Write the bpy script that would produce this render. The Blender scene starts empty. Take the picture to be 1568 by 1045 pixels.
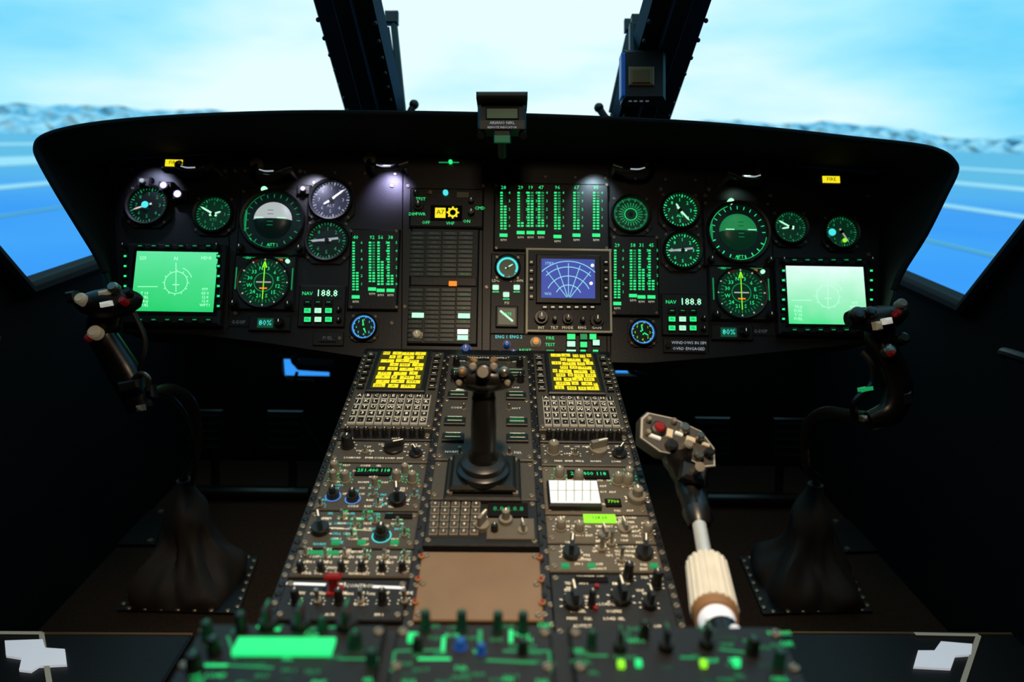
import bpy, bmesh, math, random
from mathutils import Vector, Matrix
random.seed(7)
scene = bpy.context.scene
try:
    scene.view_settings.view_transform = 'Standard'
except Exception:
    pass

# ------------------------------------------------------------------ camera / image pixel frame
# x, y are image pixels cast along camera rays; image 1568 wide, focal 1045 (24 mm on 36 mm)
F, CX, CY = 1045.3, 784.0, 522.5
CAM = Vector((0, 0, 1.0))
pitch, yaw, roll = math.radians(16.4), math.radians(1.2), math.radians(1.15)
fw = Vector((math.sin(yaw)*math.cos(pitch), math.cos(yaw)*math.cos(pitch), -math.sin(pitch)))
r0 = Vector((math.cos(yaw), -math.sin(yaw), 0))
u0 = r0.cross(fw)
rt = r0*math.cos(roll) + u0*math.sin(roll)
up = -r0*math.sin(roll) + u0*math.cos(roll)
def ray(x, y): return fw + rt*((x-CX)/F) + up*((CY-y)/F)
def W(x, y, D): return CAM + ray(x, y)*D

cd = bpy.data.cameras.new("camera"); cam = bpy.data.objects.new("camera", cd)
scene.collection.objects.link(cam); scene.camera = cam
cd.lens = 24; cd.sensor_width = 36; cd.clip_end = 5000; cd.clip_start = 0.02
cam.matrix_world = Matrix(((rt.x, up.x, -fw.x, CAM.x), (rt.y, up.y, -fw.y, CAM.y), (rt.z, up.z, -fw.z, CAM.z), (0, 0, 0, 1)))
cd.dof.use_dof = True; cd.dof.focus_distance = 1.12; cd.dof.aperture_fstop = 2.8

class Frame:
    def __init__(s, o, ex, ey):
        s.o = o.copy(); s.ex = ex.normalized(); s.ey = ey.normalized(); s.ez = s.ex.cross(s.ey).normalized()
    def loc(s, x, y):
        d = ray(x, y); t = (s.o-CAM).dot(s.ez)/d.dot(s.ez)
        p = CAM + d*t - s.o
        return p.dot(s.ex), p.dot(s.ey), t/F
    def pt(s, u, v, w=0): return s.o + s.ex*u + s.ey*v + s.ez*w
X = Vector((1, 0, 0))
def elev(a): a = math.radians(a); return Vector((0, math.cos(a), math.sin(a)))
PANEL = Frame(W(784, 420, 1.30), X, elev(64))
CONS = Frame(W(746, 548, 1.23), X, elev(11.7))
REAR = Frame(W(722, 1000, 0.52), X, elev(2))
FLOOR = Frame(Vector((0, 1, 0)), X, Vector((0, 1, 0)))

# ------------------------------------------------------------------ materials
M = {}
def lin(c):
    return tuple((v/12.92 if v <= .04045 else ((v+.055)/1.055)**2.4) for v in [k/255 for k in c]) + (1,)
def mat(name, rgb, rough=.5, metal=0, var=.15, scale=60, bump=0, emit=None, es=1, spec=.5):
    m = bpy.data.materials.new(name); m.use_nodes = True; nt = m.node_tree; N = nt.nodes; L = nt.links
    b = N['Principled BSDF']; c = lin(rgb)
    tc = N.new('ShaderNodeTexCoord'); nz = N.new('ShaderNodeTexNoise'); nz.inputs['Scale'].default_value = scale
    nz.inputs['Detail'].default_value = 4
    L.new(tc.outputs['Object'], nz.inputs['Vector'])
    mx = N.new('ShaderNodeMix'); mx.data_type = 'RGBA'
    mx.inputs[6].default_value = tuple(v*(1-var) for v in c[:3])+(1,)
    mx.inputs[7].default_value = tuple(min(1, v*(1+var)) for v in c[:3])+(1,)
    L.new(nz.outputs['Fac'], mx.inputs[0]); L.new(mx.outputs[2], b.inputs['Base Color'])
    b.inputs['Roughness'].default_value = rough; b.inputs['Metallic'].default_value = metal
    b.inputs['Specular IOR Level'].default_value = spec
    if bump:
        bp = N.new('ShaderNodeBump'); bp.inputs['Strength'].default_value = bump; bp.inputs['Distance'].default_value = .002
        L.new(nz.outputs['Fac'], bp.inputs['Height']); L.new(bp.outputs[0], b.inputs['Normal'])
    if emit:
        b.inputs['Emission Color'].default_value = lin(emit); b.inputs['Emission Strength'].default_value = es
    M[name] = m; return m
mat('black', (18, 18, 19), .5, bump=.15, scale=200)
mat('panelblack', (22, 23, 26), .45, bump=.1, scale=300, var=.3)
mat('hood', (13, 13, 15), .85, bump=.3, scale=150, spec=.2)
mat('dark', (8, 8, 9), .8, spec=.2)
mat('frame', (13, 16, 22), .6, scale=30, var=.3, spec=.3)
mat('console', (66, 62, 55), .5, bump=.12, scale=260, var=.25)
mat('consolel', (90, 84, 72), .5, bump=.12, scale=260, var=.2)
mat('plate', (138, 110, 84), .42, metal=.35, scale=25, var=.15, bump=.03)
mat('knob', (24, 23, 22), .35, scale=80)
mat('knobg', (120, 116, 104), .45, scale=80)
mat('rubber', (17, 16, 15), .3, scale=60, bump=.08)
mat('shaft', (52, 44, 38), .3, scale=40, metal=.4)
mat('boot', (44, 37, 31), .7, scale=18, var=.4, bump=.5)
mat('metal', (150, 145, 135), .3, metal=.9, scale=50)
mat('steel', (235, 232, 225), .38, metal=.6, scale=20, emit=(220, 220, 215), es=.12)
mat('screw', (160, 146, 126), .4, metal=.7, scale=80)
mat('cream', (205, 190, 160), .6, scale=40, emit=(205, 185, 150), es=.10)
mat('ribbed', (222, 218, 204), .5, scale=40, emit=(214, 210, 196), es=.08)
mat('tan', (150, 110, 70), .5, scale=60)
mat('bronze', (120, 92, 58), .5, metal=.3, scale=60)
mat('red', (120, 14, 12), .4, emit=(150, 14, 10), es=.10)
mat('blue', (24, 74, 140), .4, emit=(30, 90, 190), es=.2)
mat('knobgreenlit', (16, 34, 28), .4, emit=(14, 80, 50), es=.12)  # black knob with green light painted into its colour and a faint glow
mat('label', (215, 210, 195), .6, emit=(210, 212, 200), es=.5)
mat('labelk', (240, 230, 205), .6, emit=(236, 226, 198), es=.5)
mat('keyrim', (150, 146, 132), .6, emit=(190, 185, 165), es=.22)
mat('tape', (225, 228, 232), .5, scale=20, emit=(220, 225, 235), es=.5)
mat('facedk', (8, 12, 12), .35, emit=(8, 24, 21), es=.6)
mat('facegr', (8, 20, 14), .35, emit=(8, 44, 28), es=.8)
mat('faceblue', (20, 24, 40), .35, emit=(84, 86, 116), es=.35)
mat('floor', (50, 37, 28), .95, scale=120, var=.5, bump=.6, spec=.1)
def glow(name, rgb, es=1): mat(name, tuple(c*.4 for c in rgb), .5, emit=rgb, es=es, var=.05)
glow('green', (40, 235, 130), 1.15)
glow('greend', (20, 150, 85), .9)
glow('greenx', (14, 84, 52), .8)
glow('greenw', (170, 255, 200), 1.4)
glow('lime', (150, 250, 40), 1.1)
glow('cyan', (70, 225, 225), 1.1)
glow('bluel', (70, 150, 240), 1.1)
glow('white', (245, 248, 255), 1.3)
glow('whited', (170, 180, 190), .8)
glow('lcdw', (240, 240, 230), 1.1)
glow('yellow', (238, 220, 30), 1.15)
glow('orange', (255, 120, 30), 1.6)
glow('olive', (60, 54, 8), .8)
glow('radar', (62, 78, 165), 1.0)
glow('radarl', (150, 225, 245), 1.0)
glow('capgrey', (120, 124, 126), .3)
glow('ballw', (205, 216, 216), .7)
glow('ballg', (40, 160, 90), .6)
glow('violet', (170, 160, 255), 3.0)
def gradscreen(name, c0, c1, axis=1, es=1.05):
    m = bpy.data.materials.new(name); m.use_nodes = True; nt = m.node_tree; N = nt.nodes; L = nt.links
    b = N['Principled BSDF']; tc = N.new('ShaderNodeTexCoord'); sp = N.new('ShaderNodeSeparateXYZ')
    L.new(tc.outputs['Object'], sp.inputs[0])
    mr = N.new('ShaderNodeMapRange'); mr.inputs[1].default_value = -.06; mr.inputs[2].default_value = .06
    L.new(sp.outputs[axis], mr.inputs[0])
    nz = N.new('ShaderNodeTexNoise'); nz.inputs['Scale'].default_value = 14; L.new(tc.outputs['Object'], nz.inputs['Vector'])
    ad = N.new('ShaderNodeMath'); ad.operation = 'MULTIPLY_ADD'; ad.inputs[1].default_value = .5
    L.new(nz.outputs['Fac'], ad.inputs[0]); L.new(mr.outputs[0], ad.inputs[2])
    sb = N.new('ShaderNodeMath'); sb.operation = 'SUBTRACT'; sb.inputs[1].default_value = .25; sb.use_clamp = True
    L.new(ad.outputs[0], sb.inputs[0])
    mx = N.new('ShaderNodeMix'); mx.data_type = 'RGBA'; mx.inputs[6].default_value = lin(c0); mx.inputs[7].default_value = lin(c1)
    L.new(sb.outputs[0], mx.inputs[0]); L.new(mx.outputs[2], b.inputs['Emission Color'])
    b.inputs['Emission Strength'].default_value = es; b.inputs['Base Color'].default_value = (0.02, .05, .03, 1)
    M[name] = m
gradscreen('scr_l', (30, 205, 105), (95, 228, 158))
gradscreen('scr_r', (60, 225, 135), (225, 255, 245))

# ------------------------------------------------------------------ text cache
_tc = {}
def glyphs(s):
    if s in _tc: return _tc[s]
    c = bpy.data.curves.new("t", 'FONT'); c.body = s; c.align_x = 'CENTER'; c.align_y = 'CENTER'; c.resolution_u = 1; c.size = 1
    o = bpy.data.objects.new("t", c); scene.collection.objects.link(o)
    bpy.context.view_layer.update()
    me = o.to_mesh(); vs = [v.co.copy() for v in me.vertices]; fs = [tuple(p.vertices) for p in me.polygons]
    o.to_mesh_clear(); bpy.data.objects.remove(o); bpy.data.curves.remove(c)
    _tc[s] = (vs, fs); return _tc[s]

# ------------------------------------------------------------------ mesh builder
class MB:
    def __init__(s, frame, x=None, y=None, top=0.0, origin=None):
        s.v = []; s.f = []; s.m = []; s.slots = []; s.fr = frame; s.top = top
        if origin is not None: s.o = origin.copy(); s.sc = 1/F
        else:
            s.u, s.vv, s.sc = frame.loc(x, y); s.o = frame.pt(s.u, s.vv)
    def L(s, x, y):
        u, v, k = s.fr.loc(x, y); return u-s.u, v-s.vv
    def k(s, x, y): return s.fr.loc(x, y)[2]
    def mi(s, name):
        if name not in s.slots: s.slots.append(name)
        return s.slots.index(name)
    def add(s, vs, fs, m):
        b = len(s.v); i = s.mi(m); s.v += [tuple(q) for q in vs]
        for f in fs: s.f.append(tuple(b+q for q in f)); s.m.append(i)
    # --- local-coordinate primitives
    def rings(s, rs, m, cap0=True, cap1=True, closed=True):
        n = len(rs[0]); vs = [p for r in rs for p in r]; fs = []
        for a in range(len(rs)-1):
            for j in range(n if closed else n-1):
                q = (j+1) % n; fs.append((a*n+j, a*n+q, (a+1)*n+q, (a+1)*n+j))
        if cap0: fs.append(tuple(reversed(range(n))))
        if cap1: fs.append(tuple(range((len(rs)-1)*n, len(rs)*n)))
        s.add(vs, fs, m)
    def box(s, cx, cy, z0, w, h, d, m, b=0):
        def R(i, z): a = w/2-i; c = h/2-i; return [(cx-a, cy-c, z), (cx+a, cy-c, z), (cx+a, cy+c, z), (cx-a, cy+c, z)]
        if b <= 0: s.rings([R(0, z0), R(0, z0+d)], m)
        else: s.rings([R(0, z0), R(0, z0+d-b), R(b, z0+d)], m)
    def circ(s, cx, cy, r, z, n, kn=0):
        return [(cx+(r-(kn if j % 2 else 0))*math.cos(2*math.pi*j/n), cy+(r-(kn if j % 2 else 0))*math.sin(2*math.pi*j/n), z) for j in range(n)]
    def cyl(s, cx, cy, z0, r, d, m, n=20, b=0, kn=0, r2=None):
        r2 = r if r2 is None else r2
        rs = [s.circ(cx, cy, r, z0, n, kn)]
        if b: rs += [s.circ(cx, cy, r2, z0+d-b, n, kn), s.circ(cx, cy, max(r2-b, r2*.3), z0+d, n)]
        else: rs += [s.circ(cx, cy, r2, z0+d, n, kn)]
        s.rings(rs, m)
    def ring(s, cx, cy, z0, ri, ro, d, m, n=40):
        rs = [s.circ(cx, cy, ro, z0, n), s.circ(cx, cy, ro, z0+d*.7, n), s.circ(cx, cy, (ro*2+ri)/3, z0+d, n), s.circ(cx, cy, ri, z0+d*.8, n), s.circ(cx, cy, ri, z0, n)]
        s.rings(rs, m, False, False)
    def prism(s, pts, z0, d, m):
        s.rings([[(p[0], p[1], z0) for p in pts], [(p[0], p[1], z0+d) for p in pts]], m)
    def line(s, x0, y0, x1, y1, w, z, m, d=0):
        dx, dy = x1-x0, y1-y0; l = math.hypot(dx, dy) or 1e-6; nx, ny = -dy/l*w/2, dx/l*w/2
        s.add([(x0+nx, y0+ny, z), (x0-nx, y0-ny, z), (x1-nx, y1-ny, z), (x1+nx, y1+ny, z)], [(0, 1, 2, 3)], m)
    def arc(s, cx, cy, r, a0, a1, w, z, m, n=32):
        vs = []; fs = []
        for j in range(n+1):
            a = math.radians(a0+(a1-a0)*j/n)
            for q in (r-w/2, r+w/2): vs.append((cx+q*math.cos(a), cy+q*math.sin(a), z))
        for j in range(n): fs.append((2*j, 2*j+1, 2*j+3, 2*j+2))
        s.add(vs, fs, m)
    def ticks(s, cx, cy, r0_, r1_, n, w, z, m, a0=0, a1=360):
        for j in range(n):
            a = math.radians(a0+(a1-a0)*j/n)
            s.line(cx+r0_*math.cos(a), cy+r0_*math.sin(a), cx+r1_*math.cos(a), cy+r1_*math.sin(a), w, z, m)
    def text(s, t, cx, cy, size, z, m):
        vs, fs = glyphs(t); s.add([(cx+v.x*size, cy+v.y*size, z) for v in vs], fs, m)
    def screw(s, cx, cy, r, z, m='screw'):
        s.cyl(cx, cy, z, r, r*.5, m, 10, b=r*.2)
        s.line(cx-r*.6, cy-r*.4, cx+r*.6, cy+r*.4, r*.3, z+r*.52, 'dark')
    def knob(s, cx, cy, r, h, z, kind='round', m='knob', mark='labelk', ang=90):
        if kind == 'round':
            s.cyl(cx, cy, z, r*1.15, h*.15, m, 24)
            s.cyl(cx, cy, z+h*.15, r, h*.85, m, 28, b=r*.18, kn=r*.07, r2=r*.88)
        elif kind == 'dual':
            s.cyl(cx, cy, z, r*1.2, h*.45, m, 28, b=r*.12, kn=r*.07)
            s.cyl(cx, cy, z+h*.45, r*.68, h*.55, m, 22, b=r*.12, kn=r*.05)
        elif kind == 'bar':
            s.cyl(cx, cy, z, r*1.15, h*.35, m, 24, b=r*.1)
            a = math.radians(ang); c, sn = math.cos(a), math.sin(a)
            pts = [(-r*1.0, -r*.28), (r*1.0, -r*.28), (r*1.35, 0), (r*1.0, r*.28), (-r*1.0, r*.28)]
            s.prism([(cx+p[0]*c-p[1]*sn, cy+p[0]*sn+p[1]*c) for p in pts], z+h*.3, h*.7, m)
            s.line(cx, cy, cx+r*1.2*c, cy+r*1.2*sn, r*.16, z+h+.0002, mark); return
        elif kind == 'toggle':
            s.cyl(cx, cy, z, r*.9, h*.2, 'screw', 6)
            s.cyl(cx, cy, z+h*.2, r*.4, h*.8, 'metal', 12, b=r*.1, r2=r*.55); return
        a = math.radians(ang)
        s.line(cx, cy, cx+r*.6*math.cos(a), cy+r*.6*math.sin(a), r*.16, z+h+.0002, mark)
    # --- image-coordinate wrappers (x, y in image pixels)
    def pbox(s, x0, y0, x1, y1, d, m, z=None, b=0):
        z = s.top if z is None else z; xm, ym = (x0+x1)/2, (y0+y1)/2
        c = s.L(xm, ym); w = abs(s.L(x1, ym)[0]-s.L(x0, ym)[0]); h = abs(s.L(xm, y1)[1]-s.L(xm, y0)[1])
        s.box(c[0], c[1], z, w, h, d, m, b)
    def pknob(s, x, y, r, h=.014, kind='round', m='knob', mark='labelk', ang=90, z=None):
        c = s.L(x, y); s.knob(c[0], c[1], r*s.k(x, y), h, s.top if z is None else z, kind, m, mark, ang)
    def pcyl(s, x, y, r, d, m, z=None, n=20, b=0):
        c = s.L(x, y); s.cyl(c[0], c[1], s.top if z is None else z, r*s.k(x, y), d, m, n, b)
    def pring(s, x, y, ri, ro, d, m, z=None):
        c = s.L(x, y); k = s.k(x, y); s.ring(c[0], c[1], s.top if z is None else z, ri*k, ro*k, d, m)
    def ptext(s, t, x, y, h, m='label', z=None):
        c = s.L(x, y); s.text(t, c[0], c[1], h*s.k(x, y), (s.top if z is None else z)+.0004, m)
    def pline(s, x0, y0, x1, y1, w, m, z=None):
        a = s.L(x0, y0); b = s.L(x1, y1); s.line(a[0], a[1], b[0], b[1], w*s.k(x0, y0), (s.top if z is None else z)+.0004, m)
    def pscrew(s, x, y, r, z=None):
        c = s.L(x, y); s.screw(c[0], c[1], r*s.k(x, y), s.top if z is None else z)
    # --- world-coordinate primitives (frame must be WORLD)
    def tube(s, pts, rad, m, n=14, sx=1.0, ref=None, caps=True, fl=None):
        P = [Vector(p)-s.o for p in pts]; rs = []; prev = ref
        if not isinstance(rad, (list, tuple)): rad = [rad]*len(P)
        for i, p in enumerate(P):
            t = (P[min(i+1, len(P)-1)]-P[max(i-1, 0)]).normalized()
            if prev is None: prev = Vector((1, 0, 0)) if abs(t.x) < .8 else Vector((0, 0, 1))
            a = (prev-t*prev.dot(t)).normalized(); b = t.cross(a); prev = a; r = rad[i]
            ra, rb = (r if isinstance(r, tuple) else (r*sx, r))
            rr = []
            for j in range(n):
                q = 2*math.pi*j/n; k = 1+(fl*(-1 if j % 4 == 0 else 1) if fl else 0)
                rr.append(tuple(p+a*(ra*k*math.cos(q))+b*(rb*k*math.sin(q))))
            rs.append(rr)
        s.rings(rs, m, caps, caps)
    def ball(s, p, r, m, n=14, sz=(1, 1, 1)):
        p = Vector(p)-s.o; rs = []
        for i in range(1, 8):
            a = math.pi*i/8
            rs.append([(p.x+r*sz[0]*math.sin(a)*math.cos(2*math.pi*j/n), p.y+r*sz[1]*math.sin(a)*math.sin(2*math.pi*j/n), p.z-r*sz[2]*math.cos(a)) for j in range(n)])
        s.rings(rs, m)
    def obox(s, p, ex, ey, ez, w, h, d, m, b=0):
        p = Vector(p)-s.o; ex, ey, ez = ex.normalized(), ey.normalized(), ez.normalized()
        def R(w_, h_, z): return [tuple(p+ex*(i*w_/2)+ey*(j*h_/2)+ez*z) for i, j in ((-1, -1), (1, -1), (1, 1), (-1, 1))]
        if b: s.rings([R(w-2*b, h-2*b, -d/2), R(w, h, -d/2+b), R(w, h, d/2-b), R(w-2*b, h-2*b, d/2)], m)
        else: s.rings([R(w, h, -d/2), R(w, h, d/2)], m)
    def build(s, name, bevel=0):
        me = bpy.data.meshes.new(name); me.from_pydata(s.v, [], s.f)
        for q in s.slots: me.materials.append(M[q])
        me.polygons.foreach_set('material_index', s.m)
        bm = bmesh.new(); bm.from_mesh(me); bmesh.ops.recalc_face_normals(bm, faces=bm.faces); bm.to_mesh(me); bm.free()
        me.shade_smooth()
        me.set_sharp_from_angle(angle=math.radians(35))
        o = bpy.data.objects.new(name, me); scene.collection.objects.link(o)
        fr = s.fr
        o.matrix_world = Matrix(((fr.ex.x, fr.ey.x, fr.ez.x, s.o.x), (fr.ex.y, fr.ey.y, fr.ez.y, s.o.y), (fr.ex.z, fr.ey.z, fr.ez.z, s.o.z), (0, 0, 0, 1)))
        return o
WORLD = Frame(Vector((0, 0, 0)), X, Vector((0, 1, 0)))
def WB(o): return MB(WORLD, origin=Vector(o))
def cat(pts, n=4):
    P = [Vector(p) for p in pts]; out = []
    for i in range(len(P)-1):
        a, b, c, d = P[max(i-1, 0)], P[i], P[i+1], P[min(i+2, len(P)-1)]
        for j in range(n):
            t = j/n
            out.append(.5*((2*b)+(c-a)*t+(2*a-5*b+4*c-d)*t*t+(3*b-a-3*c+d)*t**3))
    out.append(P[-1]); return out

# ================================================================== outside world
w = bpy.data.worlds.new("sky"); scene.world = w; w.use_nodes = True; nt = w.node_tree; N = nt.nodes; L = nt.links
bg = N['Background']; tc = N.new('ShaderNodeTexCoord'); sp = N.new('ShaderNodeSeparateXYZ'); L.new(tc.outputs['Generated'], sp.inputs[0])
mp = N.new('ShaderNodeMapping'); mp.inputs['Scale'].default_value = (1.2, 1.2, 4.5); L.new(tc.outputs['Generated'], mp.inputs[0])
nz = N.new('ShaderNodeTexNoise'); nz.inputs['Scale'].default_value = 2.2; nz.inputs['Detail'].default_value = 5; L.new(mp.outputs[0], nz.inputs['Vector'])
ab = N.new('ShaderNodeMath'); ab.operation = 'ABSOLUTE'; L.new(sp.outputs[0], ab.inputs[0])
rx = N.new('ShaderNodeMapRange'); rx.inputs[1].default_value = .15; rx.inputs[2].default_value = .65; L.new(ab.outputs[0], rx.inputs[0])
rz = N.new('ShaderNodeMapRange'); rz.inputs[1].default_value = .0; rz.inputs[2].default_value = .45; L.new(sp.outputs[2], rz.inputs[0])
m1 = N.new('ShaderNodeMath'); m1.operation = 'MULTIPLY_ADD'; m1.inputs[1].default_value = .75; L.new(rx.outputs[0], m1.inputs[0])
m2 = N.new('ShaderNodeMath'); m2.operation = 'MULTIPLY'; m2.inputs[1].default_value = .35; L.new(rz.outputs[0], m2.inputs[0]); L.new(m2.outputs[0], m1.inputs[2])
m3 = N.new('ShaderNodeMath'); m3.operation = 'MULTIPLY_ADD'; m3.inputs[1].default_value = -1.8; L.new(nz.outputs['Fac'], m3.inputs[0]); L.new(m1.outputs[0], m3.inputs[2])
m4 = N.new('ShaderNodeMath'); m4.operation = 'ADD'; m4.inputs[1].default_value = .80; m4.use_clamp = True; L.new(m3.outputs[0], m4.inputs[0])
cr = N.new('ShaderNodeValToRGB'); e = cr.color_ramp.elements
e[0].position = 0; e[0].color = lin((228, 252, 255)); e[1].position = 1; e[1].color = lin((86, 204, 246))
q = e.new(.45); q.color = lin((170, 236, 254))
L.new(m4.outputs[0], cr.inputs[0]); L.new(cr.outputs[0], bg.inputs[0]); bg.inputs[1].default_value = 1.05

# ground with painted lines
def gmat():
    m = bpy.data.materials.new('apron'); m.use_nodes = True; nt = m.node_tree; N = nt.nodes; L = nt.links; b = N['Principled BSDF']
    tc = N.new('ShaderNodeTexCoord'); n = N.new('ShaderNodeTexNoise'); n.inputs['Scale'].default_value = .05; n.inputs['Detail'].default_value = 6
    L.new(tc.outputs['Object'], n.inputs['Vector'])
    r = N.new('ShaderNodeValToRGB'); r.color_ramp.elements[0].color = lin((84, 166, 250)); r.color_ramp.elements[1].color = lin((130, 198, 250))
    r.color_ramp.elements[0].position = .35; r.color_ramp.elements[1].position = .75
    L.new(n.outputs['Fac'], r.inputs[0])
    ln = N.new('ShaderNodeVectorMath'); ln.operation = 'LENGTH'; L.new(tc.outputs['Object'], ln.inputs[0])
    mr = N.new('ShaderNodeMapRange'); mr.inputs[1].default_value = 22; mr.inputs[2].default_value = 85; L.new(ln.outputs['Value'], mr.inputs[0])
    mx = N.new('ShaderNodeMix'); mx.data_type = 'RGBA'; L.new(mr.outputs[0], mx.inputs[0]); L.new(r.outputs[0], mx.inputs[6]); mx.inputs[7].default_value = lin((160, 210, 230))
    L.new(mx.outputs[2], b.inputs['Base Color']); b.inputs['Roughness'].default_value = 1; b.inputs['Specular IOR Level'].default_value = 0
    M['apron'] = m
gmat()
mat('paintw', (250, 253, 253), 1, scale=.3, var=.03, spec=0)
mat('painty', (165, 210, 200), 1, scale=.3, var=.05, spec=0)
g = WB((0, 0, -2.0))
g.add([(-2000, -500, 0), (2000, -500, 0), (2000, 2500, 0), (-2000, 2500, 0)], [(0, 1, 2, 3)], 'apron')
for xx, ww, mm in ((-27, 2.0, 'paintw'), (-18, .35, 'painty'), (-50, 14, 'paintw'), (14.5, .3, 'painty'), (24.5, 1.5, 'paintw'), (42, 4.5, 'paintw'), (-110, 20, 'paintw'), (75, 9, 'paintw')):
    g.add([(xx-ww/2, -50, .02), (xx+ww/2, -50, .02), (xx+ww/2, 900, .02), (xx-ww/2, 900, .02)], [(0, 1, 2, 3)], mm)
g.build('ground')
def snow():
    m = bpy.data.materials.new('snow'); m.use_nodes = True; nt = m.node_tree; N = nt.nodes; L = nt.links; b = N['Principled BSDF']
    tc = N.new('ShaderNodeTexCoord'); n = N.new('ShaderNodeTexNoise'); n.inputs['Scale'].default_value = .045; n.inputs['Detail'].default_value = 8; n.inputs['Roughness'].default_value = .7
    L.new(tc.outputs['Object'], n.inputs['Vector'])
    r = N.new('ShaderNodeValToRGB'); r.color_ramp.elements[0].color = lin((140, 205, 232)); r.color_ramp.elements[1].color = lin((250, 254, 255))
    r.color_ramp.elements[0].position = .42; r.color_ramp.elements[1].position = .58
    L.new(n.outputs['Fac'], r.inputs[0]); L.new(r.outputs[0], b.inputs['Base Color']); b.inputs['Roughness'].default_value = 1
    b.inputs['Specular IOR Level'].default_value = 0
    M['snow'] = m
snow()
mt = WB((0, 0, -2))
rows = []
na = 260
hh = [0]*(na+1)
for o in range(7):
    ph = random.random()*9; fr = 3*2**o
    for i in range(na+1): hh[i] += math.sin(fr*i/na*6.28+ph)*(.56**o)
for k in range(6):
    t = k/5; row = []
    for i in range(na+1):
        a = math.radians(-70+140*i/na)
        R = 900+130*t+15*math.sin(i*1.7+k*3)
        z = (28+7*hh[i])*(t**.7) + (3.5*math.sin(i*2.3+k*5) if 0 < k < 5 else 0)
        row.append((R*math.sin(a), R*math.cos(a), z))
    rows.append(row)
mt.rings(rows, 'snow', False, False, closed=False)
mt.build('snowy_mountains')

# ================================================================== cabin shell
XL, XR = -0.95, 0.98
def hitx(x, y, xv):
    d = ray(x, y); t = xv/d.x; return CAM+d*t
sl = hitx(38, 438, XL); sl2 = hitx(152, 398, XL); sl3 = hitx(0, 395, XL)
sr = hitx(1480, 467, XR); sr2 = hitx(1378, 422, XR); sr3 = hitx(1568, 358, XR)
YF = 2.0
fl = WB((0, .4, 0)); fl.box(0, 0, -.05, XR-XL+.3, 3.4, .05, 'floor'); fl.build('floor')
def wall(name, xv, s, a, a3, side):
    dv = (a3-s); top = 1.55; yt = s.y+dv.y/dv.z*(top-s.z)
    yt = max(yt, .35)
    zf = s.z+(a.z-s.z)/(a.y-s.y)*(YF-s.y)
    pts = [(-1.3, 0), (YF, 0), (YF, zf), (s.y, s.z), (yt, top), (-1.3, top)]
    mb = WB((xv, 0, 0)); t = .05*side
    mb.rings([[(0, p[0], p[1]) for p in pts], [(t, p[0], p[1]) for p in pts]], 'dark')
    i = -side
    mb.tube([Vector((xv, s.y+.6, s.z+(zf-s.z)*.6/(YF-s.y)-.012)), Vector((xv, s.y, s.z-.012)), Vector((xv, yt, top))], .02, 'dark', 10)
    mb.obox((xv+i*.02, .62, .40), Vector((0, 1, 0)), Vector((0, 0, 1)), X, .5, .30, .03, 'dark', .01)
    mb.tube(cat([(xv+i*.05, .9, .66), (xv+i*.09, .95, .67), (xv+i*.09, 1.12, .66), (xv+i*.05, 1.18, .64)]), .009, 'black', 10)
    mb.build(name)
wall('wall_left', XL, sl, sl2, sl3, -1)
wall('wall_right', XR, sr, sr2, sr3, 1)
rb = WB((0, -1.3, .78)); rb.box(0, 0, -.78, XR-XL+.1, .05, 1.56, 'dark'); rb.build('wall_back')
rf = WB((0, -.3, 1.55)); rf.box(.015, 0, 0, XR-XL+.1, 2.0, .05, 'dark')
for xx in (-.6, -.2, .2, .6): rf.box(xx, 0, -.03, .05, 1.9, .035, 'frame')
rf.build('ceiling')
# nose bulkhead with two chin window openings
def hity(x, y, yv):
    d = ray(x, y); t = yv/d.y; return CAM+d*t
fb = WB((0, YF, 0))
a0 = hity(432, 580, YF); a1 = hity(503, 551, YF); b0 = hity(942, 576, YF); b1 = hity(978, 557, YF)
def fbx(x0, x1, z0, z1): fb.add([(x0, 0, z0), (x1, 0, z0), (x1, 0, z1), (x0, 0, z1), (x0, .03, z0), (x1, .03, z0), (x1, .03, z1), (x0, .03, z1)], [(0, 1, 2, 3), (7, 6, 5, 4), (0, 4, 5, 1), (1, 5, 6, 2), (2, 6, 7, 3), (3, 7, 4, 0)], 'dark')
zt = .62; zl = min(a0.z, b0.z)
fbx(XL, XR, 0, zl); fbx(XL, a0.x, zl, zt); fbx(a1.x, b0.x, zl, zt); fbx(b1.x, XR, zl, zt)
fbx(a0.x, a1.x, a1.z, zt); fbx(b0.x, b1.x, b1.z, zt); fbx(a0.x, a1.x, zl, a0.z); fbx(b0.x, b1.x, zl, b0.z)
fb.build('wall_front')
cw = WB(hity(466, 566, YF-.03))
cw.tube(cat([hity(450, 545, YF-.03), hity(454, 556, YF-.03), hity(478, 559, YF-.03), hity(512, 561, YF-.03)]), [.012]*5+[.020]*8, 'dark', 10)
cw.tube(cat([hity(429, 545, YF-.02), hity(428, 568, YF-.02), hity(440, 583, YF-.02), hity(480, 585, YF-.02)]), .009, 'dark', 10)
cw.tube(cat([hity(455, 570, YF-.04), hity(452, 590, YF-.04), hity(462, 640, YF-.04), hity(500, 700, YF-.04)]), .005, 'black', 8)
cw.tube(cat([hity(940, 556, YF-.04), hity(960, 562, YF-.04), hity(968, 570, YF-.04), hity(990, 574, YF-.04)]), .008, 'dark', 8)
cw.build('chin_window_frame')

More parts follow.
